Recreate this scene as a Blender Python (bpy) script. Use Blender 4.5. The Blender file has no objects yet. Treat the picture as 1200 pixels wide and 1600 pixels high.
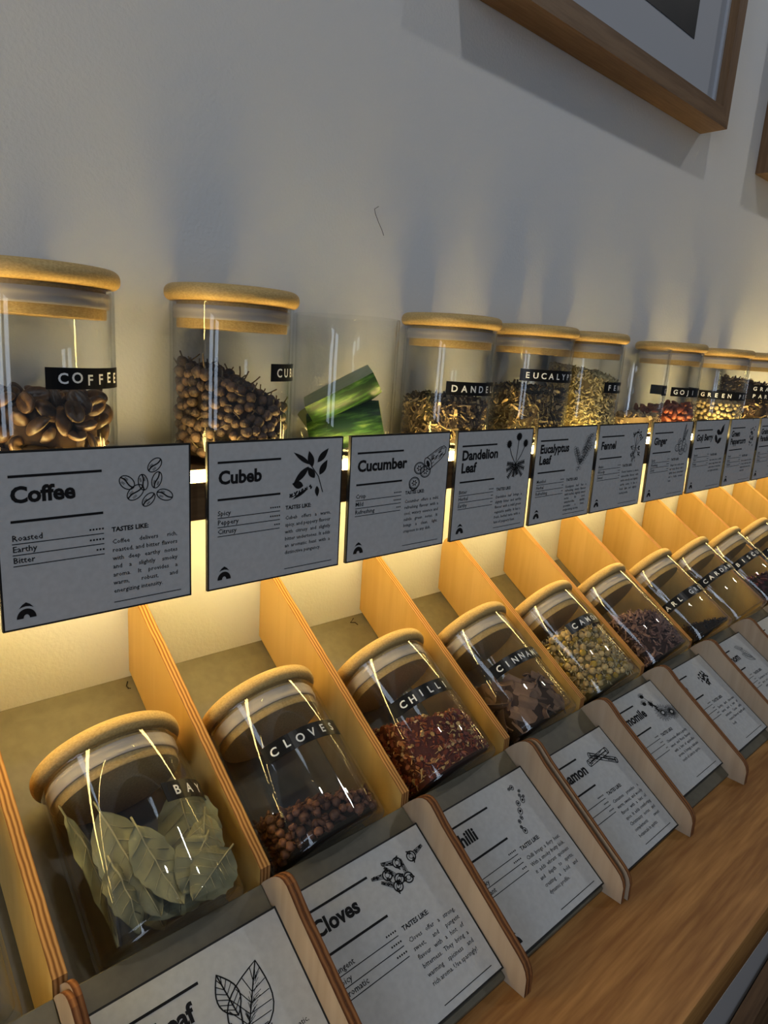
import bpy, bmesh, math, random
import numpy as np
from mathutils import Vector, Matrix

S = bpy.context.scene
COL = S.collection
R = math.radians

# ------------------------------------------------------------------ camera
cam = bpy.data.cameras.new('camera')
cam.sensor_fit = 'HORIZONTAL'; cam.sensor_width = 36.0; cam.lens = 31.9923
cam.clip_start = 0.01; cam.clip_end = 50
co = bpy.data.objects.new('camera', cam); COL.objects.link(co)
_r, _f, _u = (0.737912, -0.671741, 0.065197), (0.666138, 0.709415, -0.230198), (0.108382, 0.213296, 0.970957)
co.matrix_world = Matrix(((_r[0], _u[0], -_f[0], 0.04789), (_r[1], _u[1], -_f[1], -0.35257),
                          (_r[2], _u[2], -_f[2], 0.05766), (0, 0, 0, 1)))
S.camera = co
CAM = Vector((0.04789, -0.35257, 0.05766))

# ------------------------------------------------------------------ world, lights, exposure
S.view_settings.view_transform = 'Standard'
S.view_settings.look = 'None'
S.view_settings.gamma = 1.0
S.view_settings.use_curve_mapping = False
S.view_settings.exposure = 0.0
S.cycles.use_denoising = True
S.cycles.transparent_max_bounces = 96
S.cycles.max_bounces = 10
S.cycles.diffuse_bounces = 5
S.cycles.glossy_bounces = 6
S.cycles.sample_clamp_indirect = 3.0
S.cycles.caustics_reflective = False
W = bpy.data.worlds.new('world'); S.world = W; W.use_nodes = True
W.node_tree.nodes['Background'].inputs[0].default_value = (0.68, 0.82, 1.0, 1)
W.node_tree.nodes['Background'].inputs[1].default_value = 0.098

def lamp(name, kind, loc, target, energy, color, **kw):
    d = bpy.data.lights.new(name, kind); d.energy = energy; d.color = color
    for k, v in kw.items(): setattr(d, k, v)
    o = bpy.data.objects.new(name, d); COL.objects.link(o); o.location = loc
    o.rotation_euler = (Vector(target) - Vector(loc)).to_track_quat('-Z', 'Y').to_euler()
    return o
DAY = (0.80, 0.90, 1.0)
# daylight through two tall panes of the shop front at the far left end of the room
lamp('daylight_window', 'AREA', (-2.6, -1.05, 0.45), (0.6, -0.3, 0.0), 13, (0.66, 0.80, 1.0), shape='RECTANGLE', size=0.34, size_y=1.9)
lamp('daylight_window', 'AREA', (-2.5, -1.62, 0.45), (0.6, -0.3, 0.0), 13, (0.66, 0.80, 1.0), shape='RECTANGLE', size=0.34, size_y=1.9)
# ceiling track lights in front of the wall
lamp('ceiling_track_light', 'POINT', (1.92, -0.75, 1.50), (1, 0, 0), 15.0, (1.0, 0.98, 0.95), shadow_soft_size=0.035)
lamp('ceiling_track_light', 'POINT', (0.22, -0.75, 1.50), (1, 0, 0), 13.0, (1.0, 0.98, 0.95), shadow_soft_size=0.035)
LED_COL = (1.0, 0.72, 0.25)
LED_LOW, LED_TOP = 50.0, 56.0

# ------------------------------------------------------------------ materials
def newmat(name):
    m = bpy.data.materials.new(name); m.use_nodes = True
    nt = m.node_tree; nt.nodes.clear()
    out = nt.nodes.new('ShaderNodeOutputMaterial')
    return m, nt, out
def N(nt, t, **kw):
    n = nt.nodes.new('ShaderNode' + t)
    for k, v in kw.items():
        if k in n.inputs: n.inputs[k].default_value = v
        else: setattr(n, k, v)
    return n
def ramp(nt, stops, interp='LINEAR'):
    r = nt.nodes.new('ShaderNodeValToRGB'); cr = r.color_ramp; cr.interpolation = interp
    while len(cr.elements) > 1: cr.elements.remove(cr.elements[-1])
    cr.elements[0].position = stops[0][0]; cr.elements[0].color = (*stops[0][1], 1)
    for p, c in stops[1:]:
        e = cr.elements.new(p); e.color = (*c, 1)
    return r
def plain(name, col, rough=0.6, spec=0.4, var=0.0, scale=60, bump=0.0, bscale=300, stretch=None, col2=None, island=None, objvar=0.0):
    m, nt, out = newmat(name); L = nt.links
    b = N(nt, 'BsdfPrincipled'); b.inputs['Roughness'].default_value = rough
    b.inputs['Specular IOR Level'].default_value = spec
    b.inputs['Base Color'].default_value = (*col, 1)
    tc = N(nt, 'TexCoord'); mp = N(nt, 'Mapping'); L.new(tc.outputs['Object'], mp.inputs['Vector'])
    if stretch: mp.inputs['Scale'].default_value = stretch
    if island:
        g = N(nt, 'NewGeometry'); r = ramp(nt, island)
        L.new(g.outputs['Random Per Island'], r.inputs[0]); src = r.outputs[0]
        if var:
            nz = N(nt, 'TexNoise'); nz.inputs['Scale'].default_value = scale; L.new(mp.outputs[0], nz.inputs['Vector'])
            h = N(nt, 'HueSaturation'); mr = N(nt, 'MapRange'); mr.inputs[1].default_value = .3; mr.inputs[2].default_value = .7
            mr.inputs[3].default_value = 1 - var; mr.inputs[4].default_value = 1 + var
            L.new(nz.outputs['Fac'], mr.inputs[0]); L.new(mr.outputs[0], h.inputs['Value']); L.new(src, h.inputs['Color']); src = h.outputs[0]
        L.new(src, b.inputs['Base Color'])
    elif var or col2:
        nz = N(nt, 'TexNoise'); nz.inputs['Scale'].default_value = scale; nz.inputs['Detail'].default_value = 5
        L.new(mp.outputs[0], nz.inputs['Vector'])
        c2 = col2 or tuple(c * (1 - var) for c in col)
        r = ramp(nt, [(0.32, c2), (0.68, col)]); L.new(nz.outputs['Fac'], r.inputs[0]); L.new(r.outputs[0], b.inputs['Base Color'])
    if objvar:
        oi = N(nt, 'ObjectInfo'); h = N(nt, 'HueSaturation'); mr = N(nt, 'MapRange'); mr.inputs[3].default_value = 1 - objvar; mr.inputs[4].default_value = 1 + objvar
        L.new(oi.outputs['Random'], mr.inputs[0]); L.new(mr.outputs[0], h.inputs['Value'])
        if b.inputs['Base Color'].is_linked: L.new(b.inputs['Base Color'].links[0].from_socket, h.inputs['Color'])
        else: h.inputs['Color'].default_value = (*col, 1)
        L.new(h.outputs[0], b.inputs['Base Color'])
    if bump:
        n2 = N(nt, 'TexNoise'); n2.inputs['Scale'].default_value = bscale; n2.inputs['Detail'].default_value = 4
        L.new(mp.outputs[0], n2.inputs['Vector'])
        bp = N(nt, 'Bump'); bp.inputs['Strength'].default_value = bump; bp.inputs['Distance'].default_value = 0.001
        L.new(n2.outputs['Fac'], bp.inputs['Height']); L.new(bp.outputs[0], b.inputs['Normal'])
    L.new(b.outputs[0], out.inputs[0])
    return m
def wood(name, dark, light, axis='X', scale=9, ring=5, rough=0.55):
    m, nt, out = newmat(name); L = nt.links
    b = N(nt, 'BsdfPrincipled'); b.inputs['Roughness'].default_value = rough; b.inputs['Specular IOR Level'].default_value = .3
    tc = N(nt, 'TexCoord'); oi = N(nt, 'ObjectInfo'); mp = N(nt, 'Mapping')
    sc = {'X': (0.07, 1, 1), 'Y': (1, 0.07, 1), 'Z': (1, 1, 0.07)}[axis]
    mp.inputs['Scale'].default_value = sc
    ad = N(nt, 'VectorMath'); ad.operation = 'ADD'
    L.new(tc.outputs['Object'], mp.inputs[0]); L.new(mp.outputs[0], ad.inputs[0]); L.new(oi.outputs['Random'], ad.inputs[1])
    n1 = N(nt, 'TexNoise'); n1.inputs['Scale'].default_value = scale * ring; n1.inputs['Detail'].default_value = 6; n1.inputs['Distortion'].default_value = .6
    n2 = N(nt, 'TexNoise'); n2.inputs['Scale'].default_value = scale * ring * 9; n2.inputs['Detail'].default_value = 3
    L.new(ad.outputs[0], n1.inputs[0]); L.new(ad.outputs[0], n2.inputs[0])
    mx = N(nt, 'Math'); mx.operation = 'MULTIPLY_ADD'; mx.inputs[1].default_value = .45
    L.new(n2.outputs['Fac'], mx.inputs[0]); L.new(n1.outputs['Fac'], mx.inputs[2])
    r = ramp(nt, [(0.58, dark), (0.86, light)]); L.new(mx.outputs[0], r.inputs[0]); L.new(r.outputs[0], b.inputs['Base Color'])
    bp = N(nt, 'Bump'); bp.inputs['Strength'].default_value = .15; bp.inputs['Distance'].default_value = .0005
    L.new(mx.outputs[0], bp.inputs['Height']); L.new(bp.outputs[0], b.inputs['Normal'])
    L.new(b.outputs[0], out.inputs[0]); return m
def ply_edge(name, t, n, dk=(.20, .085, .022), lt=(.60, .34, .12), md=(.42, .20, .06)):
    m, nt, out = newmat(name); L = nt.links
    b = N(nt, 'BsdfPrincipled'); b.inputs['Roughness'].default_value = .7; b.inputs['Specular IOR Level'].default_value = .2
    tc = N(nt, 'TexCoord'); sx = N(nt, 'SeparateXYZ'); L.new(tc.outputs['Object'], sx.inputs[0])
    nz = N(nt, 'TexNoise'); nz.inputs['Scale'].default_value = 90; L.new(tc.outputs['Object'], nz.inputs[0])
    ma = N(nt, 'Math'); ma.operation = 'MULTIPLY_ADD'; ma.inputs[1].default_value = n / t
    nm = N(nt, 'Math'); nm.operation = 'MULTIPLY_ADD'; nm.inputs[1].default_value = .5; nm.inputs[2].default_value = -.25
    L.new(nz.outputs['Fac'], nm.inputs[0]); L.new(sx.outputs[0], ma.inputs[0]); L.new(nm.outputs[0], ma.inputs[2])
    fr = N(nt, 'Math'); fr.operation = 'FRACT'; L.new(ma.outputs[0], fr.inputs[0])
    r = ramp(nt, [(0, dk), (.18, dk), (.32, md), (.55, lt), (.82, md), (1, dk)])
    L.new(fr.outputs[0], r.inputs[0]); L.new(r.outputs[0], b.inputs['Base Color']); L.new(b.outputs[0], out.inputs[0]); return m
def thin_glass(name, tint=(.990, .993, .988), edge=(.66, .70, .66)):
    m, nt, out = newmat(name); L = nt.links
    lw = N(nt, 'LayerWeight'); lw.inputs['Blend'].default_value = .5
    p = N(nt, 'Math'); p.operation = 'POWER'; p.inputs[1].default_value = 5.0; L.new(lw.outputs['Facing'], p.inputs[0])
    f = N(nt, 'Math'); f.operation = 'MULTIPLY_ADD'; f.inputs[1].default_value = .80; f.inputs[2].default_value = .034; L.new(p.outputs[0], f.inputs[0])
    p2 = N(nt, 'Math'); p2.operation = 'POWER'; p2.inputs[1].default_value = 7.0; L.new(lw.outputs['Facing'], p2.inputs[0])
    mc = N(nt, 'Mix'); mc.data_type = 'RGBA'; mc.inputs[6].default_value = (*tint, 1); mc.inputs[7].default_value = (*edge, 1)
    L.new(p2.outputs[0], mc.inputs[0])
    tr = N(nt, 'BsdfTransparent'); L.new(mc.outputs[2], tr.inputs[0])
    gl = N(nt, 'BsdfGlossy'); gl.inputs['Roughness'].default_value = .02; gl.inputs['Color'].default_value = (1, 1, 1, 1)
    mx = N(nt, 'MixShader'); L.new(f.outputs[0], mx.inputs[0]); L.new(tr.outputs[0], mx.inputs[1]); L.new(gl.outputs[0], mx.inputs[2])
    L.new(mx.outputs[0], out.inputs[0]); return m
def glow(name, col, strength):
    m, nt, out = newmat(name)
    e = N(nt, 'Emission'); e.inputs[0].default_value = (*col, 1); e.inputs[1].default_value = strength
    nt.links.new(e.outputs[0], out.inputs[0]); return m

M = {}
M['wall'] = plain('wall_paint', (.70, .71, .72), .85, .2, bump=.35, bscale=420, var=.03, scale=3)
M['shelf'] = wood('dark_oak', (.10, .055, .022), (.20, .115, .05), 'X', 8)
M['counter'] = wood('oak_counter', (.24, .098, .022), (.48, .235, .068), 'X', 7, 5, .5)
M['frame'] = wood('oak_frame', (.13, .072, .034), (.21, .128, .068), 'X', 9)
M['frame_v'] = wood('oak_frame_upright', (.13, .072, .034), (.20, .12, .064), 'Z', 9)
M['ply'] = wood('birch_plywood_led_tint', (.60, .365, .10), (.70, .45, .145), 'Z', 4, 4, .6)  # divider plywood, the LED strip's orange warmth put into its colour
M['cheek'] = wood('birch_plywood_neutral_lit', (.42, .305, .20), (.51, .385, .265), 'Z', 4, 5, .6)  # same plywood as the dividers, coloured as it looks under neutral light
M['ply_edge'] = ply_edge('plywood_edge', .0065, 3)
M['cheek_edge'] = ply_edge('laser_cut_edge', .0030, 1, (.11, .036, .012), (.34, .15, .055), (.20, .075, .024))
M['grey'] = plain('grey_laminate', (.140, .124, .086), .45, .4, var=.18, scale=140, bump=.05)
M['paper'] = plain('card_face', (.55, .555, .55), .75, .2, var=.10, scale=260)
M['black'] = plain('black_edge', (.012, .012, .012), .6, .3)
M['ink'] = plain('black_ink', (.012, .012, .013), .7, .15)
M['bamboo'] = plain('bamboo', (.63, .43, .165), .5, .35, col2=(.47, .30, .10), scale=700, stretch=(1, 1, 2.2), bump=.12, bscale=700)
M['silicone'] = plain('silicone_seal', (.56, .48, .40), .55, .35)
M['tape'] = plain('black_label_tape', (.006, .006, .007), .32, .22)
M['white'] = plain('embossed_white', (.80, .82, .82), .6, .3)
M['glass'] = thin_glass('jar_glass')
M['mat'] = plain('shaded_white_mount', (.44, .45, .48), .8, .2)  # white board, its colour greyed for the shade inside the deep frame
M['picture'] = plain('dark_print', (.018, .013, .012), .5, .4, col2=(.004, .004, .005), scale=18)
M['led_low'] = glow('led_under', LED_COL, LED_LOW)
M['led_top'] = glow('led_top', LED_COL, LED_TOP)
M['panel'] = plain('white_panel', (.42, .40, .39), .6, .3)
M['floor'] = wood('floor_boards', (.10, .06, .03), (.2, .12, .06), 'X', 4)
M['rough'] = wood('rough_board', (.085, .042, .018), (.17, .09, .04), 'X', 9)
M['knot'] = plain('black_knot', (.008, .006, .005), .8, .1)
M['aluminium'] = plain('aluminium', (.5, .48, .42), .4, .5)

# ------------------------------------------------------------------ object helpers
def mesh(name, v, f, mats=(), smooth=False, fm=None, sharp=None):
    me = bpy.data.meshes.new(name)
    me.from_pydata([tuple(map(float, p)) for p in v], [], [tuple(map(int, q)) for q in f])
    for m in (mats if isinstance(mats, (list, tuple)) else [mats]): me.materials.append(m)
    if fm is not None: me.polygons.foreach_set('material_index', fm)
    if smooth: me.polygons.foreach_set('use_smooth', [True] * len(me.polygons))
    me.update()
    if sharp: me.set_sharp_from_angle(angle=R(sharp))
    return me
def link(name, data, parent=None):
    o = bpy.data.objects.new(name, data); COL.objects.link(o)
    if parent is not None: o.parent = parent
    return o
def tag(o, label=None, cat=None, group=None, kind=None):
    if label: o['label'] = label
    if cat: o['category'] = cat
    if group: o['group'] = group
    if kind: o['kind'] = kind
    return o
def bm_to(bm, name, mats, smooth=False, sharp=None):
    bmesh.ops.recalc_face_normals(bm, faces=bm.faces)
    me = bpy.data.meshes.new(name); bm.to_mesh(me); bm.free()
    for m in (mats if isinstance(mats, (list, tuple)) else [mats]): me.materials.append(m)
    if smooth: me.polygons.foreach_set('use_smooth', [True] * len(me.polygons))
    if sharp: me.set_sharp_from_angle(angle=R(sharp))
    return me
def box_me(name, x0, x1, y0, y1, z0, z1, mats, bevel=0.0, seg=2):
    bm = bmesh.new(); bmesh.ops.create_cube(bm, size=1)
    for v in bm.verts:
        v.co = Vector(((x0 + x1) / 2 + v.co.x * (x1 - x0), (y0 + y1) / 2 + v.co.y * (y1 - y0), (z0 + z1) / 2 + v.co.z * (z1 - z0)))
    if bevel: bmesh.ops.bevel(bm, geom=bm.edges[:], offset=bevel, segments=seg, affect='EDGES', profile=.5)
    return bm_to(bm, name, mats, smooth=bool(bevel), sharp=35 if bevel else None)
def prism_x(name, poly, x0, x1, mats, edge_index=0, side_index=0, bevel=0.0):
    """polygon in (y,z) extruded along x; side faces get side_index, rim faces edge_index"""
    bm = bmesh.new()
    a = [bm.verts.new((x0, y, z)) for y, z in poly]; b = [bm.verts.new((x1, y, z)) for y, z in poly]
    n = len(poly)
    fa = bm.faces.new(a); fb = bm.faces.new(b[::-1]); fa.material_index = fb.material_index = side_index
    for i in range(n):
        f = bm.faces.new((a[i], b[i], b[(i + 1) % n], a[(i + 1) % n])); f.material_index = edge_index
    if bevel: bmesh.ops.bevel(bm, geom=bm.edges[:], offset=bevel, segments=1, affect='EDGES')
    return bm_to(bm, name, mats)
def lathe(name, prof, mats, seg=64, sharp=40, closed=False):
    v, f = [], []; k = len(prof)
    for i in range(seg):
        a = 2 * math.pi * i / seg
        for r, z in prof: v.append((r * math.cos(a), r * math.sin(a), z))
    for i in range(seg):
        j = (i + 1) % seg
        for q in range(k if closed else k - 1):
            p = (q + 1) % k
            f.append((i * k + q, j * k + q, j * k + p, i * k + p))
    bm = bmesh.new(); vv = [bm.verts.new(p) for p in v]
    for q in f: bm.faces.new([vv[i] for i in q])
    bmesh.ops.remove_doubles(bm, verts=bm.verts, dist=1e-6)
    bmesh.ops.dissolve_degenerate(bm, dist=1e-7, edges=bm.edges)
    return bm_to(bm, name, mats, smooth=True, sharp=sharp)
def arc(cx, cz, r, a0, a1, n):
    return [(cx + r * math.cos(R(a0 + (a1 - a0) * i / n)), cz + r * math.sin(R(a0 + (a1 - a0) * i / n))) for i in range(n + 1)]
def tube(pts, rad, seg=6):
    """tube along a polyline; rad float or list -> verts, faces"""
    v, f = [], []; n = len(pts); P = [Vector(p) for p in pts]
    for i, p in enumerate(P):
        d = (P[min(i + 1, n - 1)] - P[max(i - 1, 0)]).normalized()
        a = d.orthogonal().normalized(); b = d.cross(a)
        r = rad[i] if isinstance(rad, (list, tuple)) else rad
        for k in range(seg):
            t = 2 * math.pi * k / seg
            v.append(p + a * r * math.cos(t) + b * r * math.sin(t))
    for i in range(n - 1):
        for k in range(seg):
            f.append((i * seg + k, i * seg + (k + 1) % seg, (i + 1) * seg + (k + 1) % seg, (i + 1) * seg + k))
    f.append(tuple(range(seg))[::-1]); f.append(tuple(range((n - 1) * seg, n * seg)))
    return v, f

# ------------------------------------------------------------------ room and fixtures
WALL_Y, ZC, SHELF_Z = 0.0826, -0.2865, -0.018
tag(link('wall_back', box_me('wall_back', -2.2, 3.6, WALL_Y, .2, -1.19, 1.7, M['wall'])), kind='structure')
tag(link('floor', box_me('floor', -2.2, 3.6, -3, .2, -1.24, -1.19, M['floor'])), kind='structure')
c = link('counter', box_me('counter', -.7, 2.4, -.258, WALL_Y, ZC - .029, ZC, M['counter'], .0012, 2))
tag(c, 'long oak counter top carrying the sloped spice rack', 'counter')
p = link('cabinet_panel', box_me('cabinet_panel', -.7, 2.4, -.2580, -.240, -1.19, ZC - .029, M['panel']))
tag(p, 'plain white cabinet panel under the oak counter edge', 'cabinet')
# rough board fixed aslant below the counter edge
bd = link('rough_board', box_me('rough_board', -.45, .28, 0, .010, -.30, 0, M['rough']))
bd.location = (.4684, -.2702, -.351); bd.rotation_euler = (0, R(-7.4), 0)
tag(bd, 'rough dark brown board with black knots below the counter corner', 'board')
random.seed(3)
for kx, kz, kr, st in [(.085, -.055, .007, 1.2), (.108, -.042, .003, 3.5), (.074, -.028, .0025, 1.4), (.125, -.075, .006, 1.5), (.05, -.06, .004, 2.0), (.14, -.03, .004, 1.6)]:
    kv = []
    for i in range(10):
        a = i / 10 * 2 * math.pi; rr = kr * random.uniform(.7, 1.2)
        kv.append((kx + rr * st * math.cos(a), -.0004, kz + rr * math.sin(a) + .3 * rr * math.cos(a)))
    link('knot', mesh('knot', kv, [tuple(range(10))], M['knot']), bd)

# upper shelf with a rebate for the light strip
sh = [(WALL_Y - .0001, SHELF_Z), (.0125, SHELF_Z), (.0125, -.0238), (.003, -.0238), (.003, -.0462), (WALL_Y - .0001, -.0462)]
tag(link('upper_shelf', prism_x('upper_shelf', sh, -.7, 2.2, [M['shelf']])), 'dark wooden wall shelf carrying the upright row of jars', 'shelf')
t_ = link('led_strip', box_me('led_diffuser', -.7, 2.2, .0031, .0122, -.0236, -.0183, M['led_top']))
tag(t_, 'glowing warm light strip along the top front of the upper shelf', 'light strip')
u = link('led_strip', None); u.location = (0, .030, -.0462)
tag(u, 'warm light strip fixed under the upper shelf', 'light strip')
link('diffuser', box_me('diffuser', -.7, 2.2, -.004, .004, -.0035, -.001, M['led_low']), u)
link('channel', box_me('channel', -.7, 2.2, -.006, .006, -.001, 0, M['aluminium']), u)

# sloped tray, dividers, sign blocks, cheeks
def zb(y): return -.1738 + (y - .08) * .652
tray = [(.0824, -.1760), (.0712, -.1832), (.0704, zb(.0704)), (-.0635, zb(-.0635)), (-.0528, ZC), (.0824, ZC)]
tag(link('sloped_tray', prism_x('sloped_tray', tray, -.4, 1.9, [M['grey']])), 'long grey sloping tray behind the sign blocks, holding the tilted jars', 'tray')

NAMES = ['Unlabelled', 'Bay', 'Cloves', 'Chilli', 'Cinnamon', 'Camomile', 'purple-brown shred', 'Earl Grey', 'Cardamom', 'Hibiscus', 'Jasmine']
XR = [.1169, .2224, .3281, .4341, .5378, .6435, .7475, .8515, .956, 1.0605, 1.165, 1.2695, 1.374]   # left faces of the dividers, one per slot's right side
DT = .0065
slope = [(.0823, zb(.0823) + .001), (.0823, -.1285), (.0815, -.1243), (.0795, -.1205), (.0765, -.1176), (.0725, -.1160), (.0683, -.1166)]
zt = lambda y: -.1187 + (y - .0648) * .648
# the divider runs on past the end of the tray down to the counter between the sign blocks
div_full = slope + [(.0600, zt(.06)), (-.0885, zt(-.0885)), (-.0885, ZC + .0003), (-.0532, ZC + .0003), (-.0640, zb(-.0640) + .0006)]
for i, x in enumerate(XR):
    o = link('rack_divider', prism_x('rack_divider', div_full, 0, DT, [M['ply_edge'], M['ply']], 0, 1))
    o.location.x = x
    lb = 'tall sloping plywood divider just left of the Bay jar' if i == 0 else '%s tall plywood divider right of the Jasmine jar' % ('first', 'second', 'third')[i - 10] if i >= 10 else 'tall sloping plywood divider between the %s and %s jars' % (NAMES[i], NAMES[i + 1])
    tag(o, lb, 'divider', 'plywood dividers of the rack')
x0 = XR[0] - .1055

cheek = [(-.0893, ZC + .0002), (-.0893, -.2268), (-.0915, -.2236), (-.0950, -.2197), (-.0990, -.2155), (-.1030, -.2122), (-.1065, -.2104), (-.1095, -.2100),
         (-.1130, -.2111), (-.1170, -.2142), (-.1238, -.2200), (-.1867, -.2640), (-.1900, -.2668), (-.1922, -.2700), (-.1935, -.2740), (-.1937, ZC + .0002)]
def cheek_panel(x, t, label):
    o = link('front_cheek', prism_x('front_cheek', cheek, 0, t, [M['cheek_edge'], M['cheek']], 0, 1)); o.location.x = x
    return tag(o, label, 'divider', 'round-topped plywood cheeks between the signs')
CN = ['', 'Bay Leaf', 'Cloves', 'Chilli', 'Cinnamon', 'Chamomile', 'Cacao', 'Cardamom', 'Earl Grey', 'Hibiscus', 'Jasmine', 'Lavender', 'Lemon', 'Mint']
for i, x in enumerate(XR[:9]):
    a, b_ = CN[i], CN[i + 1]
    if i == 0: w1, w2 = 'left panel of the round-topped plywood cheek left of the Bay Leaf card', 'right panel of the round-topped plywood cheek touching the Bay Leaf card'
    else: w1, w2 = 'left panel of the round-topped plywood cheek between the %s and %s cards' % (a, b_), 'right panel of the round-topped plywood cheek between the %s and %s cards' % (a, b_)
    if i == 8: w1, w2 = 'left panel of the round-topped plywood cheek right of the Earl Grey card', 'right panel of the round-topped plywood cheek right of the Earl Grey card'
    gap = .0034 if i == 3 else .0
    cheek_panel(x, .0030, w1)
    p2 = cheek_panel(x + .0031 + gap, .0030, w2)
    if i == 0: p2.location.y = .004
    if i == 3: p2.location.y = -.0012

CARD_A = 57.566
cs, sn = math.cos(R(CARD_A)), math.sin(R(CARD_A))
def on_sign(d, n): return (-.10265 - sn * d + (-cs) * n, -.22951 - cs * d + sn * n)   # d down the slope from the card top, n out of the sign
block = [on_sign(-.0125, -.0033), on_sign(.0945, -.0033), (on_sign(.0945, -.0033)[0] + .001, ZC), (-.0522, ZC), (-.0632, zb(-.0632) - .0006), ]
XL = []   # slots as (left, right)
for i in range(len(XR)):
    l = (XR[i - 1] if i else x0) + (.0098 if i == 4 else .0064); XL.append((l, XR[i] - .0003))
for i, (l, r) in enumerate(XL):
    if i >= 9: continue
    o = link('sign_block', prism_x('sign_block', block, l, r, [M['grey']], bevel=.0004))
    tag(o, ('grey slanted sign block carrying the %s card' % CN[i]) if i else 'grey slanted sign block at the left end, left of the Bay Leaf card', 'sign block', 'grey sign blocks in front of the jars')

# ------------------------------------------------------------------ jars
JR, JH = .0380, .0970
_o = [(0, 0.0)] + [(JR - .0035, 0.0)] + arc(JR - .003, .003, .003, -70, 0, 4) + [(JR, JH - .001), (JR - .0005, JH), (JR - .0013, JH), (JR - .0018, JH - .001), (JR - .0018, .008)] + arc(JR - .0048, .0075, .003, 0, -90, 4) + [(0, .0045)]
ME_GLASS = lathe('glass_body', _o, M['glass'], 72, 40)
LR = .0413
_lid = [(0, .0968)] + [(LR - .004, .0968)] + arc(LR - .0042, .0968 + .0042, .0042, -90, 0, 6) + arc(LR - .0045, .1066 - .0045, .0045, 0, 90, 6) + [(0, .1066)]
ME_LID = lathe('lid', _lid, M['bamboo'], 72, 60)
ME_PLUG = lathe('plug', [(0, .0812), (.0335, .0812), (.0340, .0818), (.0340, .0967), (0, .0967)], M['bamboo'], 64, 40)
ME_SEAL = lathe('seal_ring', [(.0341, .0866), (.0352, .0866), (.0360, .0880), (.0352, .0898), (.0361, .0912), (.0361, .0928), (.0352, .0945), (.0341, .0945)], M['silicone'], 64, 60, closed=True)
TH = R(33.1); AX = Vector((0, math.cos(TH), math.sin(TH))); NN = Vector((0, -math.sin(TH), math.cos(TH)))
def upper_mat(x, y=.0412): return Matrix.Translation((x, y, SHELF_Z))
def lower_mat(x, h=.0419, s=-.1688):
    base = Vector((x, .08, -.178)) + NN * h + AX * s
    return Matrix.Translation(base) @ Matrix.Rotation(-(math.pi / 2 - TH), 4, 'X')

def font_mesh(txt, size, bold=0.0, res=3, width=None, align='LEFT', line=1.0, wordsp=1.0, charsp=1.0):
    cu = bpy.data.curves.new('t', 'FONT'); cu.body = txt; cu.size = size; cu.resolution_u = res; cu.offset = bold * size
    cu.align_x = align; cu.space_line = line; cu.space_word = wordsp; cu.space_character = charsp
    if width: cu.text_boxes[0].width = width
    o = bpy.data.objects.new('t', cu); me = bpy.data.meshes.new_from_object(o)
    v = [tuple(p.co) for p in me.vertices]; f = [tuple(p.vertices) for p in me.polygons]
    bpy.data.objects.remove(o); bpy.data.curves.remove(cu); bpy.data.meshes.remove(me)
    return v, f

def label_tape(parent, a0, zc, text, pitch=12.3, h=.0105, extra=1.0, first=1.0, jit=0.0, name='label_tape', end_letters=None):
    """black embossed tape wrapped round the glass: a0 start angle (deg), zc height, one letter every pitch degrees"""
    r = JR + .0002; n = len(text); span = pitch * (n - 1 + first + extra)
    k = max(8, int(span / 4)); v, f = [], []
    for i in range(k + 1):
        a = R(a0 + span * i / k)
        for rr, z in ((r, zc - h / 2), (r + .0003, zc - h / 2), (r + .0003, zc + h / 2), (r, zc + h / 2)):
            v.append((rr * math.cos(a), rr * math.sin(a), z))
    for i in range(k):
        for q in range(4): f.append((i * 4 + q, (i + 1) * 4 + q, (i + 1) * 4 + (q + 1) % 4, i * 4 + (q + 1) % 4))
    f += [(0, 1, 2, 3), (k * 4 + 3, k * 4 + 2, k * 4 + 1, k * 4)]
    t = link(name, mesh(name, v, f, M['tape']), parent)
    lv, lf = [], []; rl = r + .0005
    rnd = random.Random(text)
    for i, ch in enumerate(text):
        if ch == ' ': continue
        cv, cf = font_mesh(ch, .0073, .020, 3, align='CENTER'); n0 = len(lv)
        dz = rnd.uniform(-1, 1) * jit
        for x, y, _ in cv:
            a = R(a0 + pitch * (first + i)) + x / rl
            lv.append((rl * math.cos(a), rl * math.sin(a), zc - .0026 + y + dz))
        lf += [tuple(n0 + q for q in g) for g in cf]
    link('lettering', mesh('lettering', lv, lf, M['white']), t)
    return t
def make_jar(mat, label, group, tapes=(), lid=True):
    e = link('spice_jar', None); e.matrix_world = mat; e.empty_display_size = .01
    tag(e, label, 'jar', group)
    link('glass_body', ME_GLASS, e)
    if lid:
        l = link('lid', ME_LID, e); link('plug', ME_PLUG, l); link('seal_ring', ME_SEAL, l)
        l.rotation_euler.z = random.uniform(0, 6)
    for t in tapes: label_tape(e, *t[:3], **(t[3] if len(t) > 3 else {}))
    return e
GU, GL = 'jars standing on the upper shelf', 'jars lying tilted in the lower rack'
UM = {k: upper_mat(x) for k, x in [('coffee', .1615), ('cubeb', .2765), ('cucumber', .3690), ('dandelion', .4795), ('eucalyptus', .5945),
      ('fennel', .687), ('ginger', .790), ('goji', .874), ('green', 1.022), ('grains', 1.130)]}
make_jar(UM['coffee'], 'upright jar of coffee beans with a black COFFEE tape and bamboo lid', GU, [(-102.3, .0520, 'COFFEE', dict(pitch=10.4, first=1.15, jit=.0006))])
make_jar(UM['cubeb'], 'upright jar of dark cubeb berries with a short CUBEB tape at its right', GU, [(-83.4, .0580, 'CUBEB', dict(pitch=10.6))])
make_jar(UM['cucumber'], 'upright glass jar without a lid holding green cucumber pieces', GU, lid=False)
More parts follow.
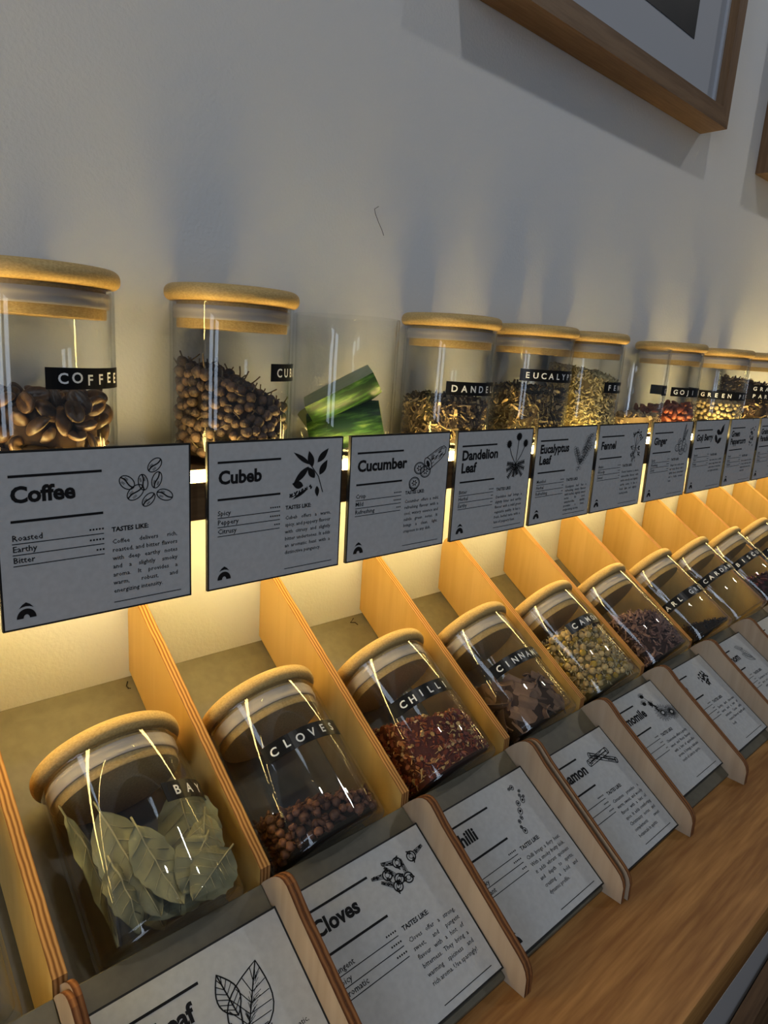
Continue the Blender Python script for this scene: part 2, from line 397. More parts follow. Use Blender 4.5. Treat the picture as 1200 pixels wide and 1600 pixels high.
make_jar(UM['dandelion'], 'upright bamboo-lidded jar labelled DANDELION, third of cut dark leaf', GU, [(-138, .0502, 'DANDELION', dict(pitch=12.0, first=.85))])
make_jar(UM['eucalyptus'], 'upright bamboo-lidded jar labelled EUCALYPTUS, half full of dark leaf', GU, [(-157, .0626, 'EUCALYPTUS', dict(pitch=10.8, first=.95))])
make_jar(UM['fennel'], 'upright jar labelled FENNEL filled high with pale seeds', GU, [(-114, .0540, 'FENNEL', dict(pitch=12, first=.8))])
make_jar(UM['ginger'], 'upright nearly empty open jar labelled GINGER, right of the fennel jar', GU, [(-93, .0520, 'GINGER', {})], lid=False)
make_jar(UM['goji'], 'upright jar labelled GOJI BERRY with reddish berries at the bottom', GU, [(-144, .0505, 'GOJI BERRY', dict(pitch=11.6, first=.7))])
make_jar(UM['green'], 'upright jar labelled GREEN PEPPERCORN with pale round peppercorns', GU, [(-190, .0466, 'GREEN PEPPERCORN', dict(pitch=12.4, first=.9))])
make_jar(UM['grains'], 'upright jar with two tapes reading GRAINS and PARADISE at the right edge', GU, [(-155, .0570, 'GRAINS', dict(pitch=13)), (-155, .0467, 'PARADISE', dict(pitch=13))])

LX = {'plain': .068, 'bay': .1765, 'cloves': .2765, 'chilli': .3845, 'cinnamon': .489, 'camomile': .594, 'cacao': .6985, 'earl': .806, 'cardamom': .910, 'hibiscus': 1.015, 'jasmine': 1.120, 'lavender': 1.2235}
LM = {k: lower_mat(x) for k, x in LX.items()}
make_jar(LM['plain'], 'tilted jar cut off by the left picture edge, tape ending in O', GL, [(-66, .0520, 'O', dict(extra=1.2))])
make_jar(LM['bay'], 'tilted jar of bay leaves with a short BAY tape', GL, [(-79.5, .0575, 'BAY', dict(pitch=13.5, first=.85, extra=1.3))])
make_jar(LM['cloves'], 'tilted jar labelled CLOVES, a quarter full of brown buds', GL, [(-137, .0585, 'CLOVES', dict(pitch=13, first=.8, jit=.0006))])
make_jar(LM['chilli'], 'tilted jar labelled CHILLI, half full of red flakes', GL, [(-145, .0555, 'CHILLI', dict(pitch=11.4, first=1.2, jit=.0004))])
make_jar(LM['cinnamon'], 'tilted jar labelled CINNAMON holding brown bark chips', GL, [(-142, .0525, 'CINNAMON', dict(pitch=11.4, first=.9, jit=.0005))])
make_jar(LM['camomile'], 'tilted jar labelled CAMOMILE full of yellow flower heads', GL, [(-129, .0605, 'CAMOMILE', dict(pitch=13, first=.8))])
make_jar(LM['cacao'], 'tilted jar of purple-brown shreds without a visible tape, right of the camomile jar', GL)
make_jar(LM['earl'], 'tilted jar labelled EARL GREY with a little black tea at its base', GL, [(-186, .0475, 'EARL GREY', dict(pitch=12.3))])
make_jar(LM['cardamom'], 'tilted almost empty jar labelled CARDAMOM', GL, [(-165, .0575, 'CARDAMOM', dict(pitch=12.5))])
make_jar(LM['hibiscus'], 'tilted jar labelled HIBISCUS holding dark red petals', GL, [(-190, .0610, 'HIBISCUS', dict(pitch=13))])
make_jar(LM['jasmine'], 'tilted jar labelled JASMINE at the right picture edge', GL, [(-170, .0615, 'JASMINE', dict(pitch=12.5))])

# ------------------------------------------------------------------ contents
RI = JR - .0020
class Fill:
    def __init__(s, mat, z0, kx, ky, bump=.0, seed=1, ri=RI):
        s.m, s.z0, s.kx, s.ky, s.b, s.ri = mat, z0, kx, ky, bump, ri
        s.rnd = random.Random(seed); s.ph = [s.rnd.uniform(0, 6) for _ in range(4)]
        c = mat.inverted() @ CAM; s.c = Vector((c.x, c.y)).normalized()
    def top(s, x, y):
        return s.z0 + s.kx * x + s.ky * y + s.b * (math.sin(x * 150 + s.ph[0]) + math.sin(y * 170 + s.ph[1]) + math.sin((x + y) * 260 + s.ph[2])) / 3 - (s.b * 6 * (x * x + y * y) / s.ri ** 2 * .2)
    def scatter(s, n, rad, depth, dmin=0.0, zmin=.0047, tries=60, front=-.25):
        pts = []; cell = {}; g = max(dmin, 1e-4)
        for _ in range(n * tries):
            if len(pts) >= n: break
            x, y = s.rnd.uniform(-s.ri, s.ri), s.rnd.uniform(-s.ri, s.ri); rho = math.hypot(x, y)
            if rho > s.ri - rad: continue
            t = s.top(x, y)
            if t < zmin + rad: continue
            z = s.rnd.uniform(zmin + rad * .8, max(t - rad * .6, zmin + rad * .8))
            dt, dr = t - z, s.ri - rho
            if not (dt < depth + rad or (dr < depth + rad and (x * s.c.x + y * s.c.y) > front * rho)): continue
            if dmin:
                k = (int(x // g), int(y // g), int(z // g)); bad = False
                for a in (-1, 0, 1):
                    for b in (-1, 0, 1):
                        for c in (-1, 0, 1):
                            for q in cell.get((k[0] + a, k[1] + b, k[2] + c), ()):
                                if (q[0] - x) ** 2 + (q[1] - y) ** 2 + (q[2] - z) ** 2 < dmin * dmin: bad = True; break
                            if bad: break
                        if bad: break
                    if bad: break
                if bad: continue
                cell.setdefault(k, []).append((x, y, z))
            pts.append(Vector((x, y, z)))
        return pts
    def core(s, inset):
        """closed inner heap, inset from glass and surface -> verts, faces"""
        na, nr = 40, 7; r = s.ri - inset; v, f = [], []
        for j in range(nr + 1):
            for i in range(na):
                a = 2 * math.pi * i / na; q = r * j / nr; x, y = q * math.cos(a), q * math.sin(a)
                v.append((x, y, max(.0050, s.top(x, y) - inset)))
        for j in range(nr):
            for i in range(na):
                k = (i + 1) % na; f.append((j * na + i, (j + 1) * na + i, (j + 1) * na + k, j * na + k))
        n0 = len(v)
        for i in range(na):
            a = 2 * math.pi * i / na; v.append((r * math.cos(a), r * math.sin(a), .0048))
        for i in range(na):
            k = (i + 1) % na; f.append((nr * na + i, n0 + i, n0 + k, nr * na + k))
        f.append(tuple(range(n0, n0 + na))[::-1])
        return v, f
def rot(rnd): 
    q = [rnd.gauss(0, 1) for _ in range(4)]
    from mathutils import Quaternion
    return Quaternion(q).normalized().to_matrix().to_4x4()
def items(F, name, label, cat, group, metas, pts, smin=.85, smax=1.1, orient=None, reach=None):
    for i, p in enumerate(pts):
        o = link(name, metas[F.rnd.randrange(len(metas))]); sc = F.rnd.uniform(smin, smax)
        rm = orient(F, p) if orient else rot(F.rnd)
        if reach:
            for _ in range(30):
                q = p + rm.to_3x3() @ Vector(reach)
                if math.hypot(q.x, q.y) < F.ri and q.z > .005: break
                rm = rot(F.rnd)
        o.matrix_world = F.m @ Matrix.Translation(p) @ rm @ Matrix.Scale(sc, 4)
        tag(o, label, cat, group)
def heap(F, name, label, cat, mat, inset):
    v, f = F.core(inset); o = link(name, mesh(name, v, f, mat, smooth=True)); o.matrix_world = F.m
    return tag(o, label, cat, kind='stuff')
def stuff(F, name, label, cat, mats, tmpl, n, rad, depth, inset, smin=.6, smax=1.3, flat=0.0):
    """uncountable flakes: one object made of a core and n flakes"""
    cv, cf = F.core(inset); V = [tuple(p) for p in cv]; FC = list(cf); fm = [0] * len(cf)
    for p in F.scatter(n, rad, depth):
        tv, tf = tmpl[F.rnd.randrange(len(tmpl))]; sc = F.rnd.uniform(smin, smax); m = rot(F.rnd).to_3x3() * sc; n0 = len(V)
        for q in tv:
            w = p + m @ q; h = math.hypot(w.x, w.y)
            if h > F.ri: w.x *= F.ri / h; w.y *= F.ri / h
            if w.z < .0047: w.z = .0047
            V.append(tuple(w))
        FC += [tuple(n0 + a for a in g) for g in tf]; fm += [1] * len(tf)
    o = link(name, mesh(name, V, FC, mats, smooth=False, fm=fm)); o.matrix_world = F.m
    return tag(o, label, cat, kind='stuff')
def ball(seg=10, ring=7, rx=1, ry=1, rz=1, fn=None):
    v, f = [(0, 0, -rz)], []
    for j in range(1, ring):
        t = -math.pi / 2 + math.pi * j / ring
        for i in range(seg):
            a = 2 * math.pi * i / seg; v.append((rx * math.cos(t) * math.cos(a), ry * math.cos(t) * math.sin(a), rz * math.sin(t)))
    v.append((0, 0, rz))
    for i in range(seg):
        f.append((0, 1 + (i + 1) % seg, 1 + i))
        for j in range(ring - 2):
            b, c = 1 + j * seg, 1 + (j + 1) * seg; f.append((b + i, b + (i + 1) % seg, c + (i + 1) % seg, c + i))
        f.append((len(v) - 1, 1 + (ring - 2) * seg + i, 1 + (ring - 2) * seg + (i + 1) % seg))
    v = [Vector(p) for p in v]
    if fn: v = [fn(p) for p in v]
    return v, f
def flake(rnd, L, Wd, T, bend=.2, n=6, jag=.3):
    """thin irregular chip, closed, bent along its length"""
    ring = []
    for i in range(n):
        a = 2 * math.pi * i / n; k = 1 + rnd.uniform(-jag, jag); ring.append((L / 2 * math.cos(a) * k, Wd / 2 * math.sin(a) * k))
    v = [Vector((x, y, T / 2 + bend * (x * x) / L + bend * y * y / max(Wd, 1e-5) * .6)) for x, y in ring] + [Vector((x, y, -T / 2 + bend * (x * x) / L + bend * y * y / max(Wd, 1e-5) * .6)) for x, y in ring]
    f = [tuple(range(n)), tuple(range(2 * n - 1, n - 1, -1))] + [(i, n + i, n + (i + 1) % n, (i + 1) % n) for i in range(n)]
    return v, f
def strip(rnd, L, w, T, k=4):
    """curly shred"""
    c = rnd.uniform(-1, 1) * .5; v, f = [], []
    for i in range(k + 1):
        t = i / k - .5; ww = w * (1 - 1.2 * t * t) * .5
        z = c * L * (t * t) + rnd.uniform(-.1, .1) * w
        for sx, sz in ((-1, -1), (1, -1), (1, 1), (-1, 1)): v.append(Vector((t * L, sx * ww, z + sz * T / 2)))
    for i in range(k):
        for q in range(4): f.append((i * 4 + q, (i + 1) * 4 + q, (i + 1) * 4 + (q + 1) % 4, i * 4 + (q + 1) % 4))
    f += [(3, 2, 1, 0), (k * 4, k * 4 + 1, k * 4 + 2, k * 4 + 3)]
    return v, f
rg = random.Random(11)

# --- coffee beans
def bean(p):
    x, y, z = p
    if z < 0: z *= .35
    g = math.exp(-(y / .0011) ** 2)
    if p.z < .2 * .0036: z += .0016 * g * (1 - (x / .0075) ** 2)
    return Vector((x, y, z))
bv, bf = ball(20, 14, .0072, .0052, .0040, bean)
bv = [Vector((p.z, p.y, p.x)) if False else p for p in bv]
M['bean'] = plain('roasted_bean', (.105, .055, .026), .42, .5, var=.45, scale=300, objvar=.4, bump=.2, bscale=500)
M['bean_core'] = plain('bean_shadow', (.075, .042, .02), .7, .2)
ME_BEAN = mesh('coffee_bean', bv, bf, M['bean'], True)
F = Fill(UM['coffee'], .0445, .02, 0.0, .003, 5)
items(F, 'coffee_bean', 'roasted brown bean piled in the jar with the COFFEE tape', 'coffee bean', 'coffee beans in the COFFEE jar', [ME_BEAN], F.scatter(150, .0052, .006, .0082, tries=200), .9, 1.15)
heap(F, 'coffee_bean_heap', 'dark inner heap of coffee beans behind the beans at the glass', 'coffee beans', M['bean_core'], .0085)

# --- cubeb berries with stalks
def cubeb_mesh(seed):
    r = random.Random(seed); ph = [r.uniform(0, 6) for _ in range(3)]
    def w(p):
        d = 1 + .06 * math.sin(9 * math.atan2(p.y, p.x) + ph[0]) * math.sin(p.z * 1500 + ph[1]) + .04 * math.sin(p.x * 1900 + ph[2]); return p * d
    v, f = ball(14, 10, .0030, .0030, .0031, w); v = list(v); fm = [0] * len(f)
    L = r.choice([.0035, .006, .0075, .002]); b = r.uniform(-.0015, .0015)
    tv, tf = tube([(0, 0, .0026), (b * .5, 0, .003 + L * .5), (b, b * .4, .003 + L)], [.00055, .0004, .00045], 5)
    n0 = len(v); v += tv; f = f + [tuple(n0 + a for a in q) for q in tf]; fm += [1] * len(tf)
    return mesh('cubeb_berry', v, f, [M['cubeb'], M['stalk']], True, fm)
M['cubeb'] = plain('cubeb_skin', (.115, .068, .042), .6, .35, col2=(.034, .022, .016), scale=420, objvar=.45, bump=.5, bscale=900)
M['stalk'] = plain('dry_stalk', (.14, .10, .06), .7, .2)
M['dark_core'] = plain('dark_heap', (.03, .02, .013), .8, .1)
F = Fill(UM['cubeb'], .0535, -.33, .22, .003, 8)
items(F, 'cubeb_berry', 'wrinkled dark berry with a stalk in the jar labelled CUBEB', 'berry', 'cubeb berries in the CUBEB jar', [cubeb_mesh(i) for i in range(7)], F.scatter(290, .0031, .003, .0052, tries=300), .95, 1.25, reach=(0, 0, .0115))
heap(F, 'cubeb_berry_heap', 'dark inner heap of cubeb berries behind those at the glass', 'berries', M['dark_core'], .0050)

# --- cucumber pieces
def cucumber_mat():
    m, nt, out = newmat('cucumber_skin'); L = nt.links
    b = N(nt, 'BsdfPrincipled'); b.inputs['Roughness'].default_value = .42; b.inputs['Specular IOR Level'].default_value = .3
    tc = N(nt, 'TexCoord'); mp = N(nt, 'Mapping'); mp.inputs['Scale'].default_value = (.2, 1, 1); L.new(tc.outputs['Object'], mp.inputs[0])
    n = N(nt, 'TexNoise'); n.inputs['Scale'].default_value = 300; n.inputs['Detail'].default_value = 4; L.new(mp.outputs[0], n.inputs[0])
    r = ramp(nt, [(.45, (.008, .030, .007)), (.56, (.022, .075, .013)), (.66, (.075, .15, .03)), (.76, (.22, .30, .08))]); L.new(n.outputs['Fac'], r.inputs[0])
    L.new(r.outputs[0], b.inputs['Base Color']); L.new(b.outputs[0], out.inputs[0]); return m
M['cuke'] = cucumber_mat()
M['cuke_flesh'] = plain('cucumber_flesh', (.20, .25, .09), .3, .5, col2=(.30, .34, .14), scale=120)
M['cuke_seed'] = plain('cucumber_seed', (.62, .62, .36), .35, .5)
def wedge(L, r, a0, a1, skew=0.0, n=14, k=10):
    """sector of a cucumber along x: skin outside, flesh on the cut faces"""
    v, f, fm = [], [], []
    for i in range(k + 1):
        t = i / k; x = (t - .5) * L; rr = r * (1 - .10 * (2 * t - 1) ** 4)
        v.append((x + skew * 0, 0, 0))
        for j in range(n + 1):
            a = R(a0 + (a1 - a0) * j / n); v.append((x + skew * math.sin(a) * r * (1 if i == k else 1 if i == 0 else 1), rr * math.cos(a), rr * math.sin(a)))
    s = n + 2
    for i in range(k):
        for j in range(1, n + 1): f.append((i * s + j, i * s + j + 1, (i + 1) * s + j + 1, (i + 1) * s + j)); fm.append(0)
        f.append((i * s, i * s + 1, (i + 1) * s + 1, (i + 1) * s)); fm.append(1)
        f.append((i * s, (i + 1) * s, (i + 1) * s + n + 1, i * s + n + 1)); fm.append(1)
    for i in (0, k):
        for j in range(1, n + 1): f.append((i * s, i * s + j, i * s + j + 1) if i else (i * s, i * s + j + 1, i * s + j)); fm.append(1)
    return mesh('cucumber_chunk', v, f, [M['cuke'], M['cuke_flesh']], True, fm, sharp=40)
RGT = Vector((.7379, -.6717, .065)); FWD = Vector((.666, .709, -.23)); UPV = Vector((.108, .213, .971))
def basis(xd, zd):
    x = Vector(xd).normalized(); z = Vector(zd); z = (z - x * z.dot(x)).normalized(); y = z.cross(x)
    return Matrix((x, y, z)).transposed().to_4x4()
RH = Vector((.7395, -.6732, 0)); FH = Vector((.6732, .7395, 0)); UZ = Vector((0, 0, 1))
cj = UM['cucumber'].translation
def chunk(me, right, up, fwd, xd, zd, label):
    o = link('cucumber_piece', me)
    o.matrix_world = Matrix.Translation(cj + RH * right + UZ * up + FH * fwd) @ basis(xd, zd)
    return tag(o, label, 'cucumber', 'cucumber pieces in the lidless jar')
chunk(wedge(.054, .0215, 188, 366), -.005, .0490, -.002, RH * .86 + UZ * .50 + FH * .06, UZ, 'upper cucumber chunk with dark green skin leaning across the lidless jar')
chunk(wedge(.054, .0190, 25, 215), .004, .0165, .000, RH * .95 + UZ * .24, UZ, 'lower yellow-green cucumber chunk lying across the lidless jar')
chunk(wedge(.020, .0150, 20, 160, 0), -.020, .0160, .012, RH * .5 + FH * .5, -FH * .6 - RH * .4 + UZ * .5, 'small pale cut cucumber piece at the lower left of the lidless jar')

# --- dandelion and eucalyptus leaf
TL_ = [strip(rg, rg.uniform(.005, .010), rg.uniform(.0012, .0026), .0003) for _ in range(10)]
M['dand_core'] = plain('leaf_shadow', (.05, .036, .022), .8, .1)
M['dand'] = plain('cut_leaf', (.1, .07, .04), .7, .25, island=[(0, (.055, .038, .022)), (.45, (.115, .078, .045)), (.74, (.17, .12, .065)), (.84, (.50, .36, .18)), (1, (.62, .45, .24))])
F = Fill(UM['dandelion'], .0425, .02, .0, .0025, 12)
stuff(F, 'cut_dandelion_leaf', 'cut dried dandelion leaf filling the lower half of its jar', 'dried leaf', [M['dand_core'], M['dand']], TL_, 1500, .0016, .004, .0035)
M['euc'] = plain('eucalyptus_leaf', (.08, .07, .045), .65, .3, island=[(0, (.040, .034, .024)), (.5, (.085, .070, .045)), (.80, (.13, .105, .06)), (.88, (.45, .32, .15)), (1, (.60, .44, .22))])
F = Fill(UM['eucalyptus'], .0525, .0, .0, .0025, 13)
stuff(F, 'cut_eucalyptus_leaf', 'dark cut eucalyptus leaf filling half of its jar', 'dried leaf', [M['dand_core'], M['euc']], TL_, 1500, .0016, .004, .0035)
# --- fennel seed
def seed_t(): return ball(7, 6, .0028, .00085, .00085, lambda p: Vector((p.x, p.y, p.z + 40 * p.x * p.x)))
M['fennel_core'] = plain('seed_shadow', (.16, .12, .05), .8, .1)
M['fennel'] = plain('fennel_seed', (.4, .33, .16), .6, .3, island=[(0, (.23, .18, .075)), (.5, (.42, .34, .16)), (1, (.58, .49, .26))])
F = Fill(UM['fennel'], .0705, -.14, .13, .002, 14)
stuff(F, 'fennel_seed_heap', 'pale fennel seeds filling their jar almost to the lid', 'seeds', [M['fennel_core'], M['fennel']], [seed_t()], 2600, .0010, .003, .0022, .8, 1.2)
# --- ginger, grains
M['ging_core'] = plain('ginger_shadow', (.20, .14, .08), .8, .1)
M['ging'] = plain('dried_ginger', (.4, .3, .18), .7, .2, island=[(0, (.22, .15, .085)), (1, (.46, .35, .20))])
CH = [flake(rg, rg.uniform(.004, .009), rg.uniform(.003, .006), .0014, .2) for _ in range(8)]
F = Fill(UM['ginger'], .0265, .03, -.1, .003, 15)
stuff(F, 'dried_ginger_bits', 'small brown heap of dried ginger bits in the open jar', 'dried ginger', [M['ging_core'], M['ging']], CH, 260, .003, .004, .004)
M['grain'] = plain('dark_grains', (.08, .04, .02), .6, .3, island=[(0, (.05, .025, .014)), (.7, (.10, .05, .025)), (.8, (.45, .32, .15)), (1, (.6, .45, .24))])
F = Fill(UM['grains'], .068, -.10, .12, .002, 16)
stuff(F, 'grains_and_chips', 'dark grains and straw chips filling the jar at the right edge', 'spice', [M['dark_core'], M['grain']], TL_, 900, .0016, .003, .003)
# --- goji berries and green peppercorns
def goji_mesh(seed):
    r = random.Random(seed); ph = r.uniform(0, 6)
    v, f = ball(12, 9, .0062, .0033, .0028, lambda p: p * (1 + .12 * math.sin(6 * math.atan2(p.z, p.y) + ph) + .06 * math.sin(p.x * 1400)))
    return mesh('goji_berry', v, f, M['goji'], True)
M['goji'] = plain('goji_skin', (.27, .065, .030), .5, .4, var=.5, scale=200, bump=.4, bscale=700)
F = Fill(UM['goji'], .0335, .10, -.06, .002, 17)
items(F, 'goji_berry', 'wrinkled red berry at the bottom of the jar labelled GOJI BERRY', 'berry', 'goji berries in their jar', [goji_mesh(i) for i in range(4)], F.scatter(75, .0035, .005, .0062, tries=300))
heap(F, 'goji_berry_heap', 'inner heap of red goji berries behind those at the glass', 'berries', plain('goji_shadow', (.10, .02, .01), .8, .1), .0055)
pv, pf = ball(12, 9, .00285, .00285, .00280)
M['pepper'] = plain('green_peppercorn', (.56, .44, .24), .5, .35, col2=(.36, .28, .14), scale=260, objvar=.2, bump=.3, bscale=800)
ME_PEP = mesh('green_peppercorn', pv, pf, M['pepper'], True)
F = Fill(UM['green'], .0400, .0, .0, .002, 18)
items(F, 'green_peppercorn', 'pale round peppercorn in the jar labelled GREEN PEPPERCORN', 'peppercorn', 'peppercorns in the GREEN PEPPERCORN jar', [ME_PEP], F.scatter(240, .0028, .002, .0050, tries=300), .9, 1.1)
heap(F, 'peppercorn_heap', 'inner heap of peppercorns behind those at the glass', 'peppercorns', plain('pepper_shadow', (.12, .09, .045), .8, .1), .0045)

# --- bay leaves (lower rack)
def leaf_meshes(L, w, curl, twist, seed):
    r = random.Random(seed); n, k = 18, 8; T = .0004; v, f = [], []
    def pt(t, s):
        ww = w * .5 * (math.sin(math.pi * min(max(t, 0.0), 1) ** .85)) ** .8 * (1 + .05 * math.sin(t * 40 + seed))
        x = ww * s; y = L * (1 - t)
        z = curl * (t - .5) ** 2 * L + .25 * abs(s) * ww * (.5 + .5 * math.sin(seed)) + twist * s * ww * (t - .5) * 2 + .0006 * math.sin(18 * t + 4 * s + seed)
        return Vector((x, z, y))
    for i in range(n + 1):
        for j in range(k + 1): v.append(pt(i / n, j / k * 2 - 1))
    m = len(v); v += [p + Vector((0, T, 0)) for p in v]; s = k + 1
    for i in range(n):
        for j in range(k):
            q = (i * s + j, i * s + j + 1, (i + 1) * s + j + 1, (i + 1) * s + j); f.append(q); f.append(tuple(m + a for a in q[::-1]))
    rv, rf = [], []
    tv, tf = tube([pt(i / 14 - .10 if i == 0 else i / 14, 0) + Vector((0, -.0001, 0)) for i in range(15)], [.0006 - .00003 * i for i in range(15)], 5)
    rv += tv; rf += tf
    for i in range(2, 12, 2):
        for sd in (-1, 1):
            n0 = len(rv); tv, tf = tube([pt(i / 14, 0) - Vector((0, .0001, 0)), pt(i / 14 + .07, sd * .45) - Vector((0, .0001, 0)), pt(min(i / 14 + .13, .97), sd * .85) - Vector((0, .0001, 0))], [.00026, .0002, .00012], 4)
            rv += tv; rf += [tuple(n0 + a for a in q) for q in tf]
    return mesh('bay_leaf', v, f, M['bay'], True), mesh('leaf_veins', rv, rf, M['vein'], True)
M['bay'] = plain('bay_leaf_skin', (.25, .25, .14), .5, .4, col2=(.175, .16, .08), scale=55, objvar=.28, bump=.1, bscale=500)
M['vein'] = plain('leaf_vein', (.33, .30, .17), .6, .3)
JM = LM['bay']
# (x, y, z, rotation about the jar axis, tilt, length, width, curl, twist): y towards the board, -y towards the viewer
BL = [(-.0255, -.010, .007, 40, -5, .068, .016, .25, .12, 'curled bay leaf standing at the left glass wall of its jar'),
      (-.010, -.0215, .0075, -6, -9, .061, .027, .12, .02, 'tallest pale bay leaf standing left of the middle of its jar'),
      (.000, -.0235, .0065, 4, -10, .046, .022, -.15, .02, 'grey-green bay leaf standing just right of the tallest one'),
      (.0190, -.010, .0120, -22, 6, .056, .033, .2, .05, 'broad yellow-green bay leaf under the BAY tape at the back right'),
      (-.0200, -.0215, .0055, 22, -3, .036, .020, .3, .05, 'brown-spotted bay leaf low at the left front of its jar'),
      (.004, -.0280, .0060, -6, 62, .030, .024, .3, .12, 'grey bay leaf with a pale wavy rim low at the middle front'),
      (.001, -.0255, .0110, 8, 48, .034, .024, .1, .10, 'bay leaf with a dark tip slanting to the right at the front'),
      (-.014, -.0180, .0100, 10, 76, .044, .022, .3, .0, 'bay leaf lying on its edge across the bottom of the jar'),
      (.000, .012, .0075, 0, -8, .062, .032, .1, .0, 'dark bay leaf standing at the back of its jar'),
      (.014, -.0180, .0080, -20, 22, .040, .020, .5, .3, 'small folded bay leaf right of the middle of its jar')]
for i, (x, y, z, ry, rt, L, w, cu, tw, lab) in enumerate(BL):
    a, b = leaf_meshes(L, w, cu, tw, i * 1.7)
    o = link('bay_leaf', a); o.matrix_world = JM @ Matrix.Translation((x, y, z)) @ Matrix.Rotation(R(ry), 4, 'Z') @ Matrix.Rotation(R(rt), 4, 'Y')
    tag(o, lab, 'bay leaf', 'bay leaves in the BAY jar'); link('leaf_veins', b, o)

# --- cloves
def clove_mesh(seed):
    r = random.Random(seed); v, f = ball(12, 8, .0028, .0028, .0027, lambda p: p * (1 + .14 * math.sin(p.x * 1700 + seed) * math.sin(p.y * 1500 + 2 * seed))); v = list(v); fm = [0] * len(f)
    L = r.uniform(.003, .007)
    tv, tf = tube([(0, 0, -.002), (.0002, 0, -.0025 - L * .5), (0, 0, -.0025 - L)], [.0018, .0013, .0008], 6)
    n0 = len(v); v += tv; f = f + [tuple(n0 + a for a in q) for q in tf]; fm += [1] * len(tf)
    for k in range(4):
        a = k * math.pi / 2 + .3; n0 = len(v)
        d = Vector((math.cos(a), math.sin(a), 0)); e = Vector((-d.y, d.x, 0))
        v += [d * .0016 + e * .0011 + Vector((0, 0, -.0022)), d * .0016 - e * .0011 + Vector((0, 0, -.0022)), d * .0042 + Vector((0, 0, -.0002)), d * .0018 + Vector((0, 0, -.0032))]
        f = f + [(n0, n0 + 1, n0 + 2), (n0 + 1, n0 + 3, n0 + 2), (n0 + 3, n0, n0 + 2), (n0, n0 + 3, n0 + 1)]; fm += [1] * 4
    return mesh('clove_bud', v, f, [M['clove'], M['clove_stem']], True, fm)
M['clove'] = plain('clove_head', (.23, .10, .052), .55, .35, col2=(.10, .042, .026), scale=260, objvar=.5, bump=.4, bscale=700)
M['clove_stem'] = plain('clove_stem', (.12, .052, .030), .65, .25, var=.4, scale=300, objvar=.4)
F = Fill(LM['cloves'], .0300, -.16, .25, .002, 21)
items(F, 'clove_bud', 'brown clove bud heaped in the jar labelled CLOVES', 'clove', 'cloves in the CLOVES jar', [clove_mesh(i) for i in range(5)], F.scatter(230, .0030, .003, .0049, tries=300), .85, 1.15, reach=(0, 0, -.0068))
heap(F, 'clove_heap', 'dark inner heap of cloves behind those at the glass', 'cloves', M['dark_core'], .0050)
# --- chilli flakes
CF = [flake(rg, rg.uniform(.0024, .0050), rg.uniform(.0018, .0036), .0004, .35, 6, .35) for _ in range(10)]
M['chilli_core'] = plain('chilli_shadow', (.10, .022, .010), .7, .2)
M['chilli'] = plain('chilli_flake', (.3, .06, .02), .4, .5, island=[(0, (.15, .022, .010)), (.30, (.26, .042, .014)), (.58, (.40, .095, .022)), (.78, (.48, .18, .040)), (.84, (.66, .40, .13)), (1, (.72, .50, .20))])
F = Fill(LM['chilli'], .0500, -.24, .30, .002, 22)
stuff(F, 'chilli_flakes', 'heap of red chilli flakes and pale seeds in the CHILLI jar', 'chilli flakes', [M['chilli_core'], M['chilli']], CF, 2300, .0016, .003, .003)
# --- cinnamon bark chips
def bark(seed):
    r = random.Random(seed); L, w, T, k, n = r.uniform(.013, .021), r.uniform(.010, .016), .0011, 6, 5; rad = r.uniform(.009, .022); v, f = [], []
    for i in range(k + 1):
        for j in range(n + 1):
            a = (j / n - .5) * w / rad; x = (i / k - .5) * L * (1 + .12 * math.sin(seed + j * 1.3)) ; 
            for q in (rad, rad - T): v.append((x, q * math.sin(a), q * math.cos(a) - rad + .0004 * math.sin(7 * i + seed)))
    g = lambda i, j, q: (i * (n + 1) + j) * 2 + q
    for i in range(k):
        for j in range(n): f += [(g(i, j, 0), g(i + 1, j, 0), g(i + 1, j + 1, 0), g(i, j + 1, 0)), (g(i, j, 1), g(i, j + 1, 1), g(i + 1, j + 1, 1), g(i + 1, j, 1))]
        for j in (0, n): f.append((g(i, j, 0), g(i, j, 1), g(i + 1, j, 1), g(i + 1, j, 0)))
    for i in (0, k):
        for j in range(n): f.append((g(i, j, 0), g(i, j + 1, 0), g(i, j + 1, 1), g(i, j, 1)))
    return mesh('cinnamon_chip', v, f, M['bark'], True, sharp=40)
M['bark'] = plain('cinnamon_bark', (.27, .16, .098), .65, .3, col2=(.15, .085, .05), scale=130, stretch=(.3, 1, 1), objvar=.3, bump=.3, bscale=400)
def outward(F, p):
    """chips lie roughly flat against the glass or the heap's top"""
    d = Vector((p.x, p.y, 0)); d = d.normalized() if d.length > .016 else Vector((0, -.4, 1))
    d = (d + Vector([F.rnd.gauss(0, .38) for _ in range(3)])).normalized()
    return d.to_track_quat('Z', 'Y').to_matrix().to_4x4() @ Matrix.Rotation(F.rnd.uniform(0, 6.28), 4, 'Z')
F = Fill(LM['cinnamon'], .0480, -.24, .25, .003, 23)
items(F, 'cinnamon_chip', 'curved brown bark chip in the jar labelled CINNAMON', 'cinnamon bark', 'bark chips in the CINNAMON jar', [bark(i) for i in range(7)], F.scatter(120, .0058, .004, .0060, tries=400), .65, 1.0, orient=outward)
heap(F, 'cinnamon_heap', 'dark inner heap of cinnamon bark behind the chips at the glass', 'cinnamon bark', plain('bark_shadow', (.07, .04, .024), .8, .1), .0075)
